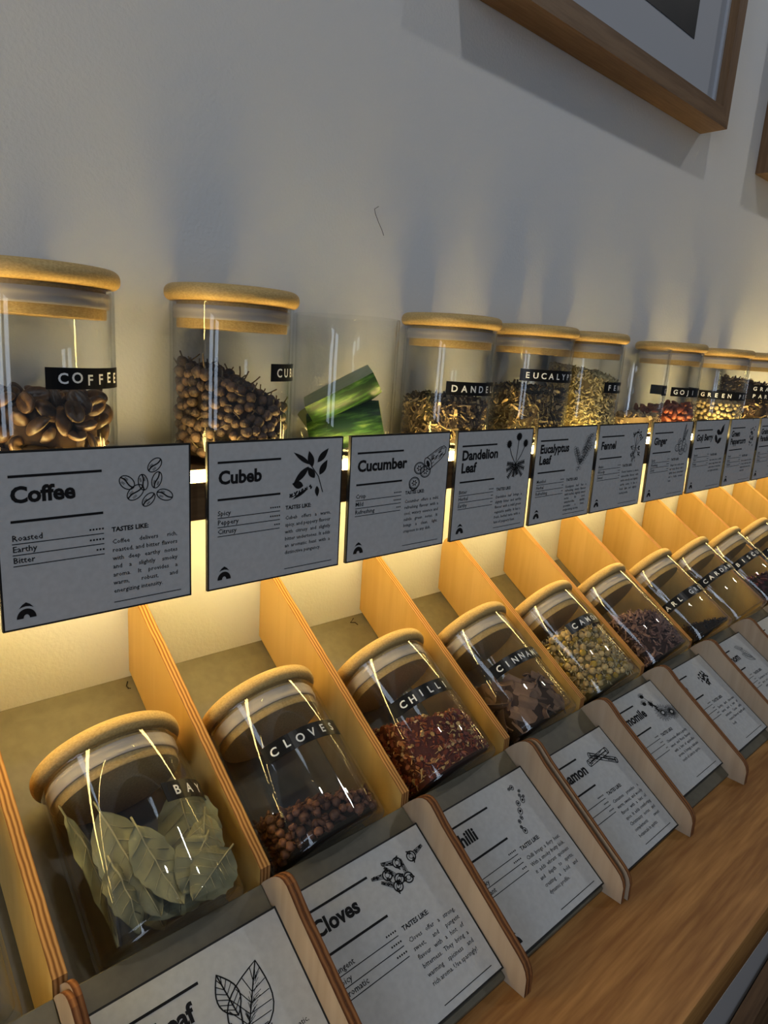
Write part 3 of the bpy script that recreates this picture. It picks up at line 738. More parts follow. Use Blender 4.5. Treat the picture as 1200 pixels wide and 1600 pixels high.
# --- camomile heads
def camomile(seed):
    r = random.Random(seed); v, f = ball(12, 8, .0029, .0029, .0030, lambda p: p * (1 + .09 * math.sin(p.x * 2600 + seed) * math.sin(p.y * 2900))); v = list(v); fm = [0] * len(f)
    for k in range(r.choice([4, 7, 9])):
        a = k * .9 + r.uniform(0, .5); d = Vector((math.cos(a), math.sin(a), 0)); e = Vector((-d.y, d.x, 0)); n0 = len(v); z = Vector((0, 0, 1))
        l = r.uniform(.003, .0055)
        v += [d * .0026 + e * .0007 - z * .0016, d * .0026 - e * .0007 - z * .0016, d * (.0026 + l * .7) - e * .0008 - z * .0036, d * (.0026 + l * .7) + e * .0008 - z * .0036, d * .0026 - z * .0021, d * (.0026 + l * .7) - z * .0040]
        f = f + [(n0, n0 + 1, n0 + 2, n0 + 3), (n0 + 4, n0, n0 + 3, n0 + 5), (n0 + 1, n0 + 4, n0 + 5, n0 + 2), (n0 + 3, n0 + 2, n0 + 5), (n0, n0 + 4, n0 + 1)]; fm += [1] * 5
    tv, tf = tube([(0, 0, -.0026), (.0004, 0, -.0055)], [.0006, .0005], 5); n0 = len(v); v += tv; f = f + [tuple(n0 + a for a in q) for q in tf]; fm += [2] * len(tf)
    return mesh('camomile_head', v, f, [M['cam_a'] if seed % 3 else M['cam_b'], M['petal'], M['stalk']], True, fm)
M['cam_a'] = plain('camomile_cream', (.80, .58, .25), .65, .25, col2=(.54, .37, .14), scale=420, objvar=.3, bump=.5, bscale=900)
M['cam_b'] = plain('camomile_yellow', (.60, .40, .06), .65, .25, col2=(.40, .25, .04), scale=420, objvar=.3, bump=.5, bscale=900)
M['petal'] = plain('dry_petal', (.60, .50, .29), .6, .2)
F = Fill(LM['camomile'], .0650, -.18, .18, .003, 24)
items(F, 'camomile_head', 'dried camomile flower head in the tilted jar labelled CAMOMILE', 'flower head', 'flower heads in the CAMOMILE jar', [camomile(i) for i in range(9)], F.scatter(295, .0030, .003, .0050, tries=300), .85, 1.15, reach=(0, 0, -.0070))
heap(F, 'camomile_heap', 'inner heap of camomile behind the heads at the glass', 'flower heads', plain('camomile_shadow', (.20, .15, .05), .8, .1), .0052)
# --- cacao shreds, tea, hibiscus, cardamom
SH = [strip(rg, rg.uniform(.006, .013), rg.uniform(.0015, .0032), .0006) for _ in range(10)]
M['cacao'] = plain('purple_brown_shred', (.2, .11, .08), .6, .3, island=[(0, (.13, .066, .052)), (.55, (.26, .14, .105)), (1, (.42, .25, .18))])
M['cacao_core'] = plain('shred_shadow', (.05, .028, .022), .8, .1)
F = Fill(LM['cacao'], .0580, -.30, .22, .003, 25)
stuff(F, 'purple_brown_shreds', 'purple-brown dried shreds filling half of their tilted jar', 'dried husk', [M['cacao_core'], M['cacao']], SH, 1100, .002, .004, .004)
M['tea'] = plain('black_tea', (.03, .024, .022), .6, .3, island=[(0, (.018, .015, .014)), (1, (.055, .044, .038))])
F = Fill(LM['earl'], .0180, -.33, .26, .001, 26)
stuff(F, 'black_tea_leaves', 'low dark heap of black tea in the EARL GREY jar', 'tea', [M['dark_core'], M['tea']], TL_, 900, .0012, .003, .003, .35, .7)
M['hib'] = plain('hibiscus_petal', (.1, .02, .03), .5, .35, island=[(0, (.035, .012, .016)), (.7, (.085, .022, .028)), (1, (.20, .05, .05))])
F = Fill(LM['hibiscus'], .0420, -.2, .25, .003, 27)
stuff(F, 'hibiscus_petals', 'dark red hibiscus pieces filling half of their jar', 'hibiscus', [M['dark_core'], M['hib']], CH, 420, .003, .005, .005, .8, 1.6)
F = Fill(LM['jasmine'], .0450, -.2, .2, .002, 29)
stuff(F, 'jasmine_tea', 'dried jasmine tea in the tilted jar at the right edge', 'tea', [M['dark_core'], M['dand']], TL_, 500, .0016, .003, .003)
pv, pf = ball(10, 9, .0075, .0030, .0028, lambda p: Vector((p.x, p.y * (1 - .3 * abs(p.x) / .0075), p.z)))
M['pod'] = plain('cardamom_pod', (.30, .32, .13), .6, .3, var=.3, scale=200, stretch=(.3, 1, 1))
ME_POD = mesh('cardamom_pod', pv, pf, M['pod'], True)
for i, (x, y, z, a, lb) in enumerate([(.008, .030, .009, 20, 'green cardamom pod at the right base of the CARDAMOM jar'), (-.008, .0305, .009, 70, 'green cardamom pod at the left base of the CARDAMOM jar'), (.000, .0315, .019, 110, 'green cardamom pod furthest up inside the CARDAMOM jar')]):
    o = link('cardamom_pod', ME_POD); o.matrix_world = LM['cardamom'] @ Matrix.Translation((x, y, z)) @ Matrix.Rotation(R(90), 4, 'X') @ Matrix.Rotation(R(a), 4, 'Z')
    tag(o, lb, 'cardamom pod', 'pods in the CARDAMOM jar')

# ------------------------------------------------------------------ cards
MM = .001
class Ink:
    def __init__(s): s.v, s.f = [], []
    def add(s, v, f):
        n = len(s.v); s.v += [tuple(p) for p in v]; s.f += [tuple(n + a for a in q) for q in f]
    def fill(s, pts): s.add([(x, -y, 0) for x, y in pts], [tuple(range(len(pts)))])
    def stroke(s, pts, w, closed=False, taper=False):
        n = len(pts); L = []
        for i, p in enumerate(pts):
            a = pts[(i - 1) % n] if closed or i else pts[0]; b = pts[(i + 1) % n] if closed or i < n - 1 else pts[-1]
            dx, dy = b[0] - a[0], b[1] - a[1]; l = math.hypot(dx, dy) or 1
            ww = w * (1 - .8 * i / (n - 1)) if taper else w
            L.append(((p[0] - dy / l * ww / 2, p[1] + dx / l * ww / 2), (p[0] + dy / l * ww / 2, p[1] - dx / l * ww / 2)))
        v = []
        for a, b in L: v += [(a[0], -a[1], 0), (b[0], -b[1], 0)]
        f = [(2 * i, 2 * i + 1, 2 * i + 3, 2 * i + 2) for i in range(n - 1)]
        if closed: f.append((2 * n - 2, 2 * n - 1, 1, 0))
        s.add(v, f)
    def rect(s, x0, y0, x1, y1): s.fill([(x0, y0), (x1, y0), (x1, y1), (x0, y1)])
    def ell(s, cx, cy, rx, ry, rot=0, w=None, n=20, a0=0, a1=360):
        full = abs(a1 - a0) >= 360; k = n if full else n + 1; c, sn_ = math.cos(R(rot)), math.sin(R(rot)); pts = []
        for i in range(k):
            a = R(a0 + (a1 - a0) * i / n); x, y = rx * math.cos(a), ry * math.sin(a); pts.append((cx + x * c - y * sn_, cy + x * sn_ + y * c))
        if w: s.stroke(pts, w, full)
        else: s.fill(pts)
    def leaf(s, x, y, L, w, rot, fill=True, lw=.35, vein=True):
        c, sn_ = math.cos(R(rot)), math.sin(R(rot)); n = 10; up, lo = [], []
        for i in range(n + 1):
            t = i / n; q = w / 2 * math.sin(math.pi * t ** .85)
            up.append((L * t, q)); lo.append((L * t, -q))
        T = lambda p: (x + p[0] * c - p[1] * sn_, y + p[0] * sn_ + p[1] * c)
        pts = [T(p) for p in up + lo[-2:0:-1]]
        if fill: s.fill(pts)
        else:
            s.stroke(pts, lw, True)
            if vein:
                s.stroke([T((0, 0)), T((L, 0))], lw)
                for i in range(1, 7):
                    t = i / 8
                    for sd in (-1, 1): s.stroke([T((L * t, 0)), T((L * min(t + .16, .98), sd * w / 2 * math.sin(math.pi * min(t + .16, .98) ** .85) * .92))], lw * .6)
    def text(s, txt, x, y, size, bold=0.0, width=None, align='LEFT', line=1.0, res=2, sx=1.0, charsp=1.0):
        v, f = font_mesh(txt, size, bold, res, width, align, line, charsp=charsp)
        s.add([(x + p[0] * sx, -y + p[1], 0) for p in v], f)
    def mesh(s, name):
        # to metres
        return mesh(name, [(p[0] * MM, p[1] * MM, 0) for p in s.v], s.f, M['ink'])

def ill(kind):
    k = Ink(); r = random.Random(kind)
    if kind == 'coffee':
        for x, y, rx, ry, a in [(79, 11, 4.6, 3.0, -42), (63.5, 19.5, 4.6, 3.2, 40), (72.3, 20, 4.4, 2.6, 80), (80, 19.3, 4.6, 2.7, -72), (68, 25.2, 5.2, 3.4, -38), (84.5, 28, 4.8, 3.0, 22), (75.2, 29.8, 4.4, 2.7, -45)]:
            k.ell(x, y, rx, ry, a, .5)
            c, s_ = math.cos(R(a)), math.sin(R(a)); k.stroke([(x + t * rx * c - .5 * math.sin(t * 3) * s_, y + t * rx * s_ + .5 * math.sin(t * 3) * c) for t in [i / 6 - 1 for i in range(13)]], .7)
            for q in (-.5, -.3, .35, .55): k.stroke([(x + t * rx * c - q * ry * s_, y + t * rx * s_ + q * ry * c) for t in (-.6, -.1)], .22)
    elif kind == 'cubeb':
        k.stroke([(84, 39), (80, 27), (74, 19)], .6)
        for x, y, L, w, a in [(73, 18, 16, 3.2, -145), (75, 20, 12, 5, -105), (79, 17, 13, 4.6, -48), (72, 19.5, 17, 4.6, 135), (81, 26, 12, 5, -60), (77, 28, 10, 5, -125), (68, 33, 9, 5.4, -165), (72, 35, 14, 2.4, 150), (79, 34, 8, 3.4, 85)]: k.leaf(x, y, L, w, a)
        for i in range(46): t = r.random(); k.ell(58 + 17 * t + r.uniform(-1, 1), 39.5 - 5.5 * t + r.uniform(-1.2, 1.2), .55, .55, n=8)
    elif kind == 'cucumber':
        for i in range(26): 
            x0_ = r.uniform(78, 93); y0_ = 27 - (x0_ - 74) * .62 + r.uniform(-4.5, 4.5); k.stroke([(x0_, y0_), (x0_ + 3, y0_ - 1.9)], .5)
        k.stroke([(75, 21), (89, 12.5), (93.5, 11.2), (96, 13), (95.5, 18), (91, 23), (79, 32)], .7)
        k.ell(77, 26.5, 3.4, 6.0, -28, .8); k.ell(77, 26.5, 1.6, 3.2, -28)
        for x, y in [(68, 30), (74.5, 33.5), (63.5, 43)]:
            k.ell(x, y, 5.4, 5.2, 20, .8); k.ell(x, y, 4.4, 4.2, 20, .3)
            for j in range(6): k.ell(x + 1.9 * math.cos(j * 1.05), y + 1.9 * math.sin(j * 1.05), 1.1, .6, j * 60, n=8)
        k.stroke([(58.5, 44), (59, 47), (62, 49.5), (66, 48.5), (68.7, 45)], .8)
    elif kind == 'dandelion':
        for a, L in [(-8, 13), (18, 14), (45, 15), (70, 10), (100, 11), (130, 15), (158, 13), (186, 12)]:
            c, s_ = math.cos(R(a)), math.sin(R(a))
            k.stroke([(78, 31), (78 + L * c, 31 + L * s_)], .8)
            for q in range(2, 9):
                t = L * q / 9
                for sd in (-1, 1): k.stroke([(78 + t * c, 31 + t * s_), (78 + (t + 1.2) * c - sd * 1.9 * s_, 31 + (t + 1.2) * s_ + sd * 1.9 * c)], .75)
        for dx, dy in [(2, -19), (12, -13), (-11, -13)]:
            k.stroke([(78, 31), (78 + dx * .6, 29 + dy * .5), (78 + dx, 27 + dy)], .8); k.ell(78 + dx, 26 + dy, 3.6 if dx == 2 else 3, 3.2)
            for i in range(14): a = i * .45; k.stroke([(78 + dx, 26 + dy), (78 + dx + 4.4 * math.cos(a), 26 + dy + 4 * math.sin(a))], .3)
    elif kind in ('eucalyptus', 'fennel', 'ginger', 'chamomile'):
        if kind == 'eucalyptus':
            for bx, by, ex, ey in [(72, 46, 86, 12), (76, 38, 92, 20), (75, 38, 66, 22), (80, 28, 92, 9)]:
                k.stroke([(bx, by), ((bx + ex) / 2 - 1, (by + ey) / 2), (ex, ey)], .35)
                for i in range(9):
                    t = (i + 1) / 9; x, y = bx + (ex - bx) * t, by + (ey - by) * t
                    for sd in (-1, 1): k.ell(x + sd * 2.3, y + r.uniform(-1, 1), 2.0, 1.5, 30 * sd, .3, n=10); k.stroke([(x, y), (x + sd * 2, y)], .3)
        elif kind == 'fennel':
            k.stroke([(74, 42), (77, 28), (78, 12)], .8)
            for bx, by in [(72, 12), (78, 9), (85, 11), (88, 16), (70, 26), (84, 27), (72, 33), (86, 33)]:
                k.stroke([(77, 26), (bx, by)], .4)
                for i in range(10): k.ell(bx + r.uniform(-2.6, 2.6), by + r.uniform(-2.2, 2.2), .9, .7, n=8)
            for i in range(26): x, y = r.uniform(71, 79), r.uniform(27, 39); k.stroke([(x, y), (x + r.uniform(-2, 2), y + 2.5)], .5)
        elif kind == 'ginger':
            for x, y, rx, ry, a in [(66, 31, 5.5, 4, 10), (74, 29, 5, 6.5, -10), (82, 28, 4.5, 7, 15), (88, 32, 4, 5, -20), (78, 36, 6, 3.4, 0), (70, 24, 3, 4, 30)]:
                k.ell(x, y, rx, ry, a, .6)
                for q in (-.5, 0, .5): k.ell(x, y + q * ry, rx * .8, .9, a, .3, a0=0, a1=180, n=8)
            k.leaf(78, 24, 22, 4, -78, False, .5); k.leaf(80, 23, 16, 4, -60, False, .5)
        else:
            k.stroke([(70, 8), (74, 18), (78, 34)], .6)
            for x, y, rr in [(80, 36, 9), (92, 40, 7.5)]:
                for a in range(0, 360, 20): k.leaf(x + 2 * math.cos(R(a)), y + 2 * math.sin(R(a)), rr, 2.3, a, False, .3, False); k.stroke([(x + 3 * math.cos(R(a)), y + 3 * math.sin(R(a))), (x + rr * math.cos(R(a)), y + rr * math.sin(R(a)))], .25)
                k.ell(x, y, 2.6, 2.4, 0, 1.2)
            for x, y in [(70, 10), (66, 18), (74, 22)]:
                k.ell(x, y, 2.8, 2.2)
                for a in range(200, 350, 22): k.stroke([(x, y), (x + 5 * math.cos(R(a)), y + 5 * math.sin(R(a)))], .5)
            for i in range(16): t = r.random(); k.leaf(71 + 7 * t, 14 + 18 * t, 4, 1.2, r.uniform(0, 360))
    elif kind == 'goji':
        for x, y, a in [(65, 24, 50), (75, 27, -25), (80, 15, -40), (70, 16, 20)]: k.ell(x, y, 6, 3.2, a); k.stroke([(x, y), (x + 8 * math.cos(R(a)), y + 8 * math.sin(R(a)))], .7)
        k.leaf(76, 17, 15, 5, -50)
    elif kind in ('pepper', 'grains', 'chilli'):
        if kind == 'chilli':
            for x, y, q, a in [(80, 10, 2.0, 0), (77, 10, 1.3, 60), (84, 15, 1.2, 60), (82, 18, 1.3, 20), (84.5, 20, 1.2, 60), (82, 22, 2.4, 20), (76.5, 22.5, 2.2, 10), (74, 28, 2.6, 20), (71.5, 32.5, 1.5, 0), (68, 34, 1.4, 0), (66.5, 38, 1.2, 0), (67.5, 41.5, 2.3, 0)]:
                k.ell(x, y, q * .75, q, a, .55, n=14); k.ell(x, y, q * .35, q * .5, a + 30, n=10); k.stroke([(x - q * .4, y - q * .6), (x + q * .4, y + q * .3)], .3)
        else:
            for i in range(34 if kind == 'pepper' else 46):
                x = r.gauss(78, 5.5); y = r.gauss(24, 7); k.ell(x, y, r.uniform(1, 1.8), r.uniform(.9, 1.5), r.uniform(0, 180), n=10)
    elif kind == 'bay':
        k.leaf(60, 51, 38, 23, -60, False, .7); k.leaf(62, 36, 22, 11, -97, False, .7); k.stroke([(61, 49), (56, 55)], 1.0); k.stroke([(62, 42), (64, 33)], .8)
        for i in range(40):
            t = r.uniform(.05, .9); sd = r.choice((-1, 1)); c, s_ = math.cos(R(-58)), math.sin(R(-58)); a0_ = 34 * t; o_ = r.uniform(1, 8) * sd * math.sin(math.pi * t)
            k.stroke([(61 + a0_ * c - o_ * .1 * s_, 49 + a0_ * s_ + o_ * .1 * c), (61 + (a0_ + 3) * c - o_ * .5 * s_, 49 + (a0_ + 3) * s_ + o_ * .5 * c)], .25)
    elif kind == 'cloves':
        for x, y, a in [(63, 17, 12), (69, 22, 60), (75, 24, 95), (84, 15, 168), (73, 14, 20), (66, 25, 35)]:
            c, s_ = math.cos(R(a)), math.sin(R(a)); T = lambda u_, v_: (x + u_ * c - v_ * s_, y + u_ * s_ + v_ * c)
            k.ell(x, y, 3.1, 2.8, 0, .8); k.ell(x, y, 1.5, 1.3, 0, .4)
            for q in (-1.4, -.5, .4, 1.3): k.stroke([T(-2.5, q), T(-11, q * .5)], .35)
            for q in (-2.9, 2.9, -1.8, 1.8): k.stroke([T(-1.2, q * .7), T(1.2, q * 1.35)], .8)
            for i in range(7): t_ = r.uniform(-9, -3); k.stroke([T(t_, r.uniform(-1.3, 1.3)), T(t_ - 1.6, r.uniform(-1, 1))], .55)
    elif kind == 'cinnamon':
        for x, y, L, a, w in [(60, 20, 27, -3, 5.0), (66, 15, 27, 30, 4.4)]:
            c, s_ = math.cos(R(a)), math.sin(R(a)); T = lambda u_, v_: (x + u_ * c - v_ * s_, y + u_ * s_ + v_ * c)
            k.stroke([T(0, -w / 2), T(L, -w / 2), T(L, w / 2), T(0, w / 2)], .6, True); k.stroke([T(0, 0), T(L, 0)], .9)
            k.ell(*T(0, 0), 1.3, w / 2, a, .7); k.ell(*T(L, 0), 1.3, w / 2, a, .9)
            for i in range(30): t_ = r.uniform(0, L - 4); q = r.uniform(-w / 2, w / 2); k.stroke([T(t_, q), T(t_ + r.uniform(2, 5), q)], .35)
    elif kind == 'cacao':
        for i in range(46):
            a, q = r.uniform(0, 6.28), r.uniform(0, 1) ** .6; k.ell(74 + 9.5 * q * math.cos(a), 22 + 8.5 * q * math.sin(a), r.uniform(.9, 1.9), r.uniform(.6, 1.1), r.uniform(0, 180), n=9)
    elif kind == 'cardamom':
        k.leaf(64, 12, 15, 5, 20, False, .3); k.leaf(70, 17, 17, 8, 50, False, .4); k.leaf(66, 22, 20, 8, 35, False, .35)
    else:
        for i in range(9): k.leaf(76 + r.uniform(-4, 4), 24 + r.uniform(-4, 4), r.uniform(6, 11), 3, r.uniform(0, 360), i % 2 == 0)
    q = {'cucumber': .84, 'chilli': .86, 'cubeb': .92, 'chamomile': .78, 'eucalyptus': .95, 'bay': .9}.get(kind, 1)
    k.v = [(a, -8 + (b + 8) * q, c) for a, b, c in k.v]
    return k

CW, CH_ = .100, .0899
def card_board():
    T = .0024; e = .0010
    bm = bmesh.new(); v = lambda x, y, z: bm.verts.new((x, y, z))
    o = [v(0, -CH_, 0), v(CW, -CH_, 0), v(CW, 0, 0), v(0, 0, 0)]; i_ = [v(e, -CH_ + e, 0), v(CW - e, -CH_ + e, 0), v(CW - e, -e, 0), v(e, -e, 0)]; b = [v(0, -CH_, -T), v(CW, -CH_, -T), v(CW, 0, -T), v(0, 0, -T)]
    bm.faces.new(i_).material_index = 0
    for k in range(4):
        q = (k + 1) % 4
        bm.faces.new((o[k], o[q], i_[q], i_[k])).material_index = 1; bm.faces.new((b[k], b[q], o[q], o[k])).material_index = 1
    bm.faces.new(b[::-1]).material_index = 1
    return bm_to(bm, 'card_board', [M['paper'], M['black']])
ME_CARD = card_board()
lg = Ink()
pts = [(11 + 4.55 * math.cos(R(a)), 84.2 - 5.0 * math.sin(R(a))) for a in range(0, 181, 12)] + [(11 + 1.45 * math.cos(R(a)), 84.2 - 2.0 * math.sin(R(a))) for a in range(180, -1, -20)]
lg.fill(pts)
lg.fill([(7.6, 78.9), (9.2, 77.0), (11, 75.9), (12.8, 77.0), (14.4, 78.9), (12.8, 78.2), (11, 77.9), (9.2, 78.2)])
ME_LOGO = lg.mesh('logo')
def make_card(mat, head, words, dots, para, kind, label, group, detail=True):
    o = link('flavour_card', ME_CARD); o.matrix_world = mat; tag(o, label, 'card', group)
    k = Ink(); two = '\n' in head; dy = 7.0 if two else 0.0
    x0_, x1_ = 6.5, 50.5
    k.rect(x0_, 11.6, x1_, 12.9)
    for i, ln in enumerate(head.split('\n')): k.text(ln, 7.0, (25.0 if not two else 23.5) + i * 10.2, 11.0, .036, res=3)
    k.rect(x0_, 33.8 + dy, x1_, 35.1 + dy)
    for i, w in enumerate(words):
        y = 45.6 + dy + i * 5.6; k.rect(x0_, y - .22, x1_, y + .22); k.text(w, x0_, y - 1.5, 4.3, .008, res=1)
        for d in range(dots[i]): k.rect(x1_ - .9 - 1.6 * d, y - 3.1, x1_ - 1.6 * d, y - 2.2)
    k.text('TASTES LIKE:', 54.7, 45.4 + dy, 3.55, .03, res=1)
    sz = 3.5
    wl = [(w,) + font_mesh(w, sz, .006, 1) for w in para.split()]
    wd = lambda q: max(p[0] for p in q[1])
    lines, cur, cw = [], [], 0.0
    for q in wl:
        add = wd(q) + (sz * .24 if cur else 0)
        if cur and cw + add > 36.8: lines.append(cur); cur, cw = [], 0.0; add = wd(q)
        cur.append(q); cw += add
    lines.append(cur)
    lh = min(4.6, (33.5 - dy) / len(lines))
    for i, ws in enumerate(lines):
        y = 52.0 + dy + i * lh; gap = (36.8 - sum(wd(q) for q in ws)) / max(1, len(ws) - 1)
        if i == len(lines) - 1: gap = sz * .28
        x = 54.7
        for q in ws:
            k.add([(x + p[0], -y + p[1], 0) for p in q[1]], q[2]); x += wd(q) + gap
    k.rect(54.7, 84.7, 93.5, 85.15)
    t = link('printed_text', k.mesh('printed_text'), o); t.location.z = .00012
    g = link('illustration', ill(kind).mesh('illustration'), o); g.location.z = .00012
    l = link('logo', ME_LOGO, o); l.location.z = .00012
    return o
CARDS_UP = [
 (.1268, 'Coffee', ('Roasted', 'Earthy', 'Bitter'), (5, 5, 3), 'Coffee delivers rich, roasted, and bitter flavors with deep earthy notes and a slightly smoky aroma. It provides a warm, robust, and energizing intensity.', 'coffee'),
 (.2373, 'Cubeb', ('Spicy', 'Peppery', 'Citrusy'), (5, 5, 3), 'Cubeb offers a warm, spicy, and peppery flavour with citrusy and slightly bitter undertones. It adds an aromatic heat with a distinctive pungency.', 'cubeb'),
 (.3439, 'Cucumber', ('Crisp', 'Mild', 'Refreshing'), (5, 5, 3), 'Cucumber offers a mild, refreshing flavour with a cool, watery essence and subtle green notes. It brings a clean, light crispness to any dish.', 'cucumber'),
 (.4525, 'Dandelion\nLeaf', ('Bitter', 'Herbal', 'Earthy'), (4, 2, 2), 'Dandelion leaf brings a slightly bitter and earthy flavour with a mild green vegetable quality. It has a fresh, herbal taste with a hint of peppery heat.', 'dandelion'),
 (.5586, 'Eucalyptus\nLeaf', ('Menthol', 'Herbal', 'Refreshing'), (4, 2, 2), 'Eucalyptus leaf has a refreshing, minty flavour with herbal, slightly sweet notes. Its cool, camphor-like quality provides a clean, invigorating aroma.', 'eucalyptus'),
 (.6630, 'Fennel', ('Anise', 'Woody', 'Sweet'), (4, 3, 2), 'Fennel features a sweet, aniseed-like flavour with subtle woody and slightly earthy notes. It has a fresh, light and slightly herbal profile.', 'fennel'),
 (.7748, 'Ginger', ('Spicy', 'Warming', 'Zesty'), (4, 4, 3), 'Ginger has a spicy, warm, and zesty flavour with a lightly sweet, citrusy finish and a bright, aromatic heat.', 'ginger'),
 (.8833, 'Goji Berry', ('Sweet', 'Tart', 'Fruity'), (4, 3, 3), 'Goji berry has a mildly sweet, tangy flavour with subtle notes of dried fruit and a light herbal finish.', 'goji'),
 (.9896, 'Green\nPeppercorn', ('Fresh', 'Spicy', 'Herbal'), (4, 4, 2), 'Green peppercorn offers a fresh, mild heat with bright herbal notes and a clean finish.', 'pepper'),
 (1.0960, 'Grains of\nParadise', ('Spicy', 'Floral', 'Citrusy'), (4, 3, 3), 'Grains of paradise bring a warm, peppery flavour with floral and citrus notes.', 'grains')]
ua = R(.8684)
RU = Matrix.Rotation(math.pi / 2 - ua, 4, 'X')
for x, h, w, d, para, kd in CARDS_UP:
    make_card(Matrix.Translation((x, 0, 0)) @ RU, h, w, d, para, kd, 'grey flavour card headed %s, hung on the front of the upper shelf' % h.replace('\n', ' '), 'flavour cards along the upper shelf')
RL = Matrix.Rotation(math.pi / 2 - R(CARD_A), 4, 'X')
CARDS_LO = [
 (.2224, .009, 'Bay Leaf', ('Herbal', 'Woody', 'Floral'), (5, 4, 3), 'Bay leaf has an aromatic, herbal flavour with subtle floral and woody notes and a gentle bitterness.', 'bay'),
 (.3278, .004, 'Cloves', ('Pungent', 'Spicy', 'Aromatic'), (5, 5, 5), 'Cloves offer a strong, sweet, and pungent flavour with a hint of bitterness. They bring a warming spiciness and rich aroma. Use sparingly!', 'cloves'),
 (.4338, .028, 'Chilli', ('Hot', 'Smoky', 'Vibrant'), (5, 5, 3), 'Chilli brings a fiery heat. With a smoky fruity kick, it adds vibrant spiciness and depth to spirits, creating a bold and dynamic profile.', 'chilli'),
 (.5376, .075, 'Cinnamon', ('Sweet', 'Woody', 'Spicy'), (5, 4, 4), 'Cinnamon provides a warm, sweet, and woody flavour with a hint of spice. It adds comforting Christmassy notes, and complements sweet botanicals in spirits.', 'cinnamon'),
 (.6432, -.054, 'Chamomile', ('Floral', 'Sweet', 'Fruity'), (4, 3, 2), 'Chamomile offers a gently sweet and floral flavour with a hint of apple-like aroma. It brings a delicate touch of calm to spirits.', 'chamomile'),
 (.7473, -.035, 'Cacao', ('Earthy', 'Bitter', 'Rich'), (4, 3, 3), 'Earthy, dark chocolate notes and a hint of nuttiness. Cacao adds roasted flavour depth and body.', 'cacao'),
 (.8513, -.027, 'Cardamom', ('Spicy', 'Citrus', 'Sweet'), (4, 3, 3), 'Cardamom has a warm, spicy and sweet flavour with bright citrus notes.', 'cardamom'),
 (.9557, -.02, 'Earl Grey', ('Citrus', 'Floral', 'Tannic'), (4, 3, 3), 'Earl grey has a bright bergamot flavour with floral notes.', 'other')]
for xr, sl, h, w, d, para, kd in CARDS_LO:
    s_ = sl * CH_
    make_card(Matrix.Translation((xr - CW, -.10265 - sn * s_, -.22951 - cs * s_)) @ RL, h, w, d, para, kd, 'pale flavour card headed %s, lying on its slanted sign block' % h, 'flavour cards on the lower sign blocks')

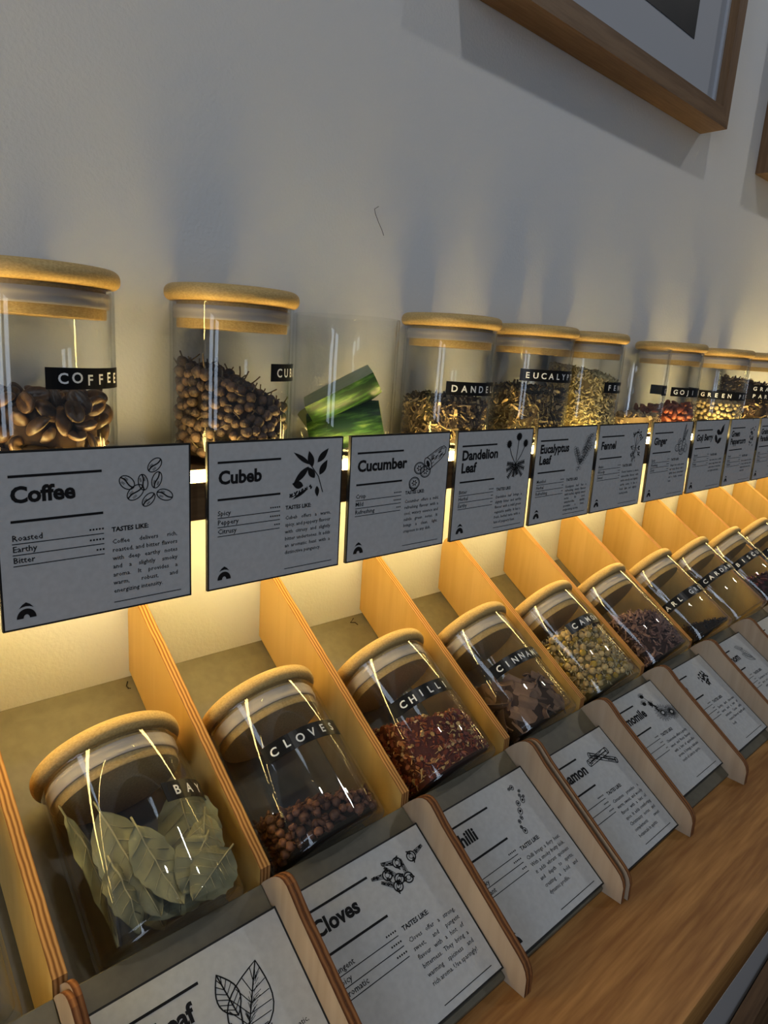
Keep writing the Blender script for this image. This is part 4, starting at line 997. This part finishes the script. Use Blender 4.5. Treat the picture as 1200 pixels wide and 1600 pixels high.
# ------------------------------------------------------------------ framed pictures
def picture(x0, x1, z0, z1, label, yf=.050, w=.0195):
    e = link('picture_frame', None); e.location = ((x0 + x1) / 2, WALL_Y, z0); tag(e, label, 'picture frame', 'oak frames on the wall')
    cx = (x0 + x1) / 2; W2, H = (x1 - x0) / 2, z1 - z0; yb, y0 = -.0005, yf - WALL_Y
    def rail(a, b, c, d, mt, nm):
        v = []
        for y in (y0, yb): v += [(a[0], y, a[1]), (b[0], y, b[1]), (c[0], y, c[1]), (d[0], y, d[1])]
        bm = bmesh.new(); vv = [bm.verts.new(p) for p in v]
        for q in [(0, 1, 2, 3), (7, 6, 5, 4), (0, 4, 5, 1), (1, 5, 6, 2), (2, 6, 7, 3), (3, 7, 4, 0)]: bm.faces.new([vv[i] for i in q])
        link(nm, bm_to(bm, nm, mt), e)
    rail((-W2, 0), (W2, 0), (W2 - w, w), (-W2 + w, w), M['frame'], 'bottom_rail'); rail((-W2, H), (-W2 + w, H - w), (W2 - w, H - w), (W2, H), M['frame'], 'top_rail')
    rail((-W2, 0), (-W2 + w, w), (-W2 + w, H - w), (-W2, H), M['frame_v'], 'side_rail'); rail((W2, 0), (W2, H), (W2 - w, H - w), (W2 - w, w), M['frame_v'], 'side_rail')
    link('mount', box_me('mount', -W2 + w + .0002, W2 - w - .0002, -.0190, -.0150, w + .0002, H - w - .0002, M['mat']), e)
    link('spacer', prism_ring(W2 - w - .0004, w + .0004, H - w - .0004, .004, -.0225, -.0191), e)
    link('print', box_me('print', -W2 + w + .069, W2 - w - .069, -.0196, -.0189, w + .052, H - w - .06, M['picture']), e)
    return e
def prism_ring(W2, z0, z1, t, ya, yb):
    bm = bmesh.new()
    O = [(-W2, z0), (W2, z0), (W2, z1), (-W2, z1)]; I = [(-W2 + t, z0 + t), (W2 - t, z0 + t), (W2 - t, z1 - t), (-W2 + t, z1 - t)]
    r = [[bm.verts.new((x, y, z)) for x, z in P] for y in (ya, yb) for P in (O, I)]
    for k in range(4):
        q = (k + 1) % 4
        bm.faces.new((r[0][k], r[0][q], r[1][q], r[1][k])); bm.faces.new((r[2][k], r[2][q], r[3][q], r[3][k]))
        bm.faces.new((r[0][k], r[0][q], r[2][q], r[2][k])); bm.faces.new((r[1][k], r[1][q], r[3][q], r[3][k]))
    return bm_to(bm, 'spacer', M['mat'])
picture(.4985, .9473, .3420, .9420, 'oak box frame with white mount and dark print, high above the fennel jar')
picture(1.1310, 1.5800, .3340, .9340, 'second oak frame, only its left edge showing at the right picture edge')

# ------------------------------------------------------------------ small marks
v, f = tube([(.4262, .0797, .1665), (.4222, .0797, .1640), (.4230, .0797, .1610), (.4270, .0797, .1550), (.4310, .0797, .1500), (.4333, .0797, .1462)], .00022, 5)
tag(link('stray_hair', mesh('stray_hair', v, f, M['black'])), 'thin dark hair stuck to the white wall above the cucumber jar', 'hair')
for pts_, lb in [([(.2190, .0768, -.1765), (.2175, .0752, -.1790), (.2180, .0735, -.1800), (.2195, .0728, -.1802)], 'tiny dark dried thread in the tray corner behind the Bay jar'),
                 ([(.4225, .0768, -.1760), (.4180, .0752, -.1785), (.4200, .0712, -.1775), (.4215, .0690, -.1792)], 'tiny dark dried thread in the tray corner behind the Chilli jar')]:
    v, f = tube(pts_, .0004, 5); tag(link('dried_thread', mesh('dried_thread', v, f, M['knot'])), lb, 'thread')
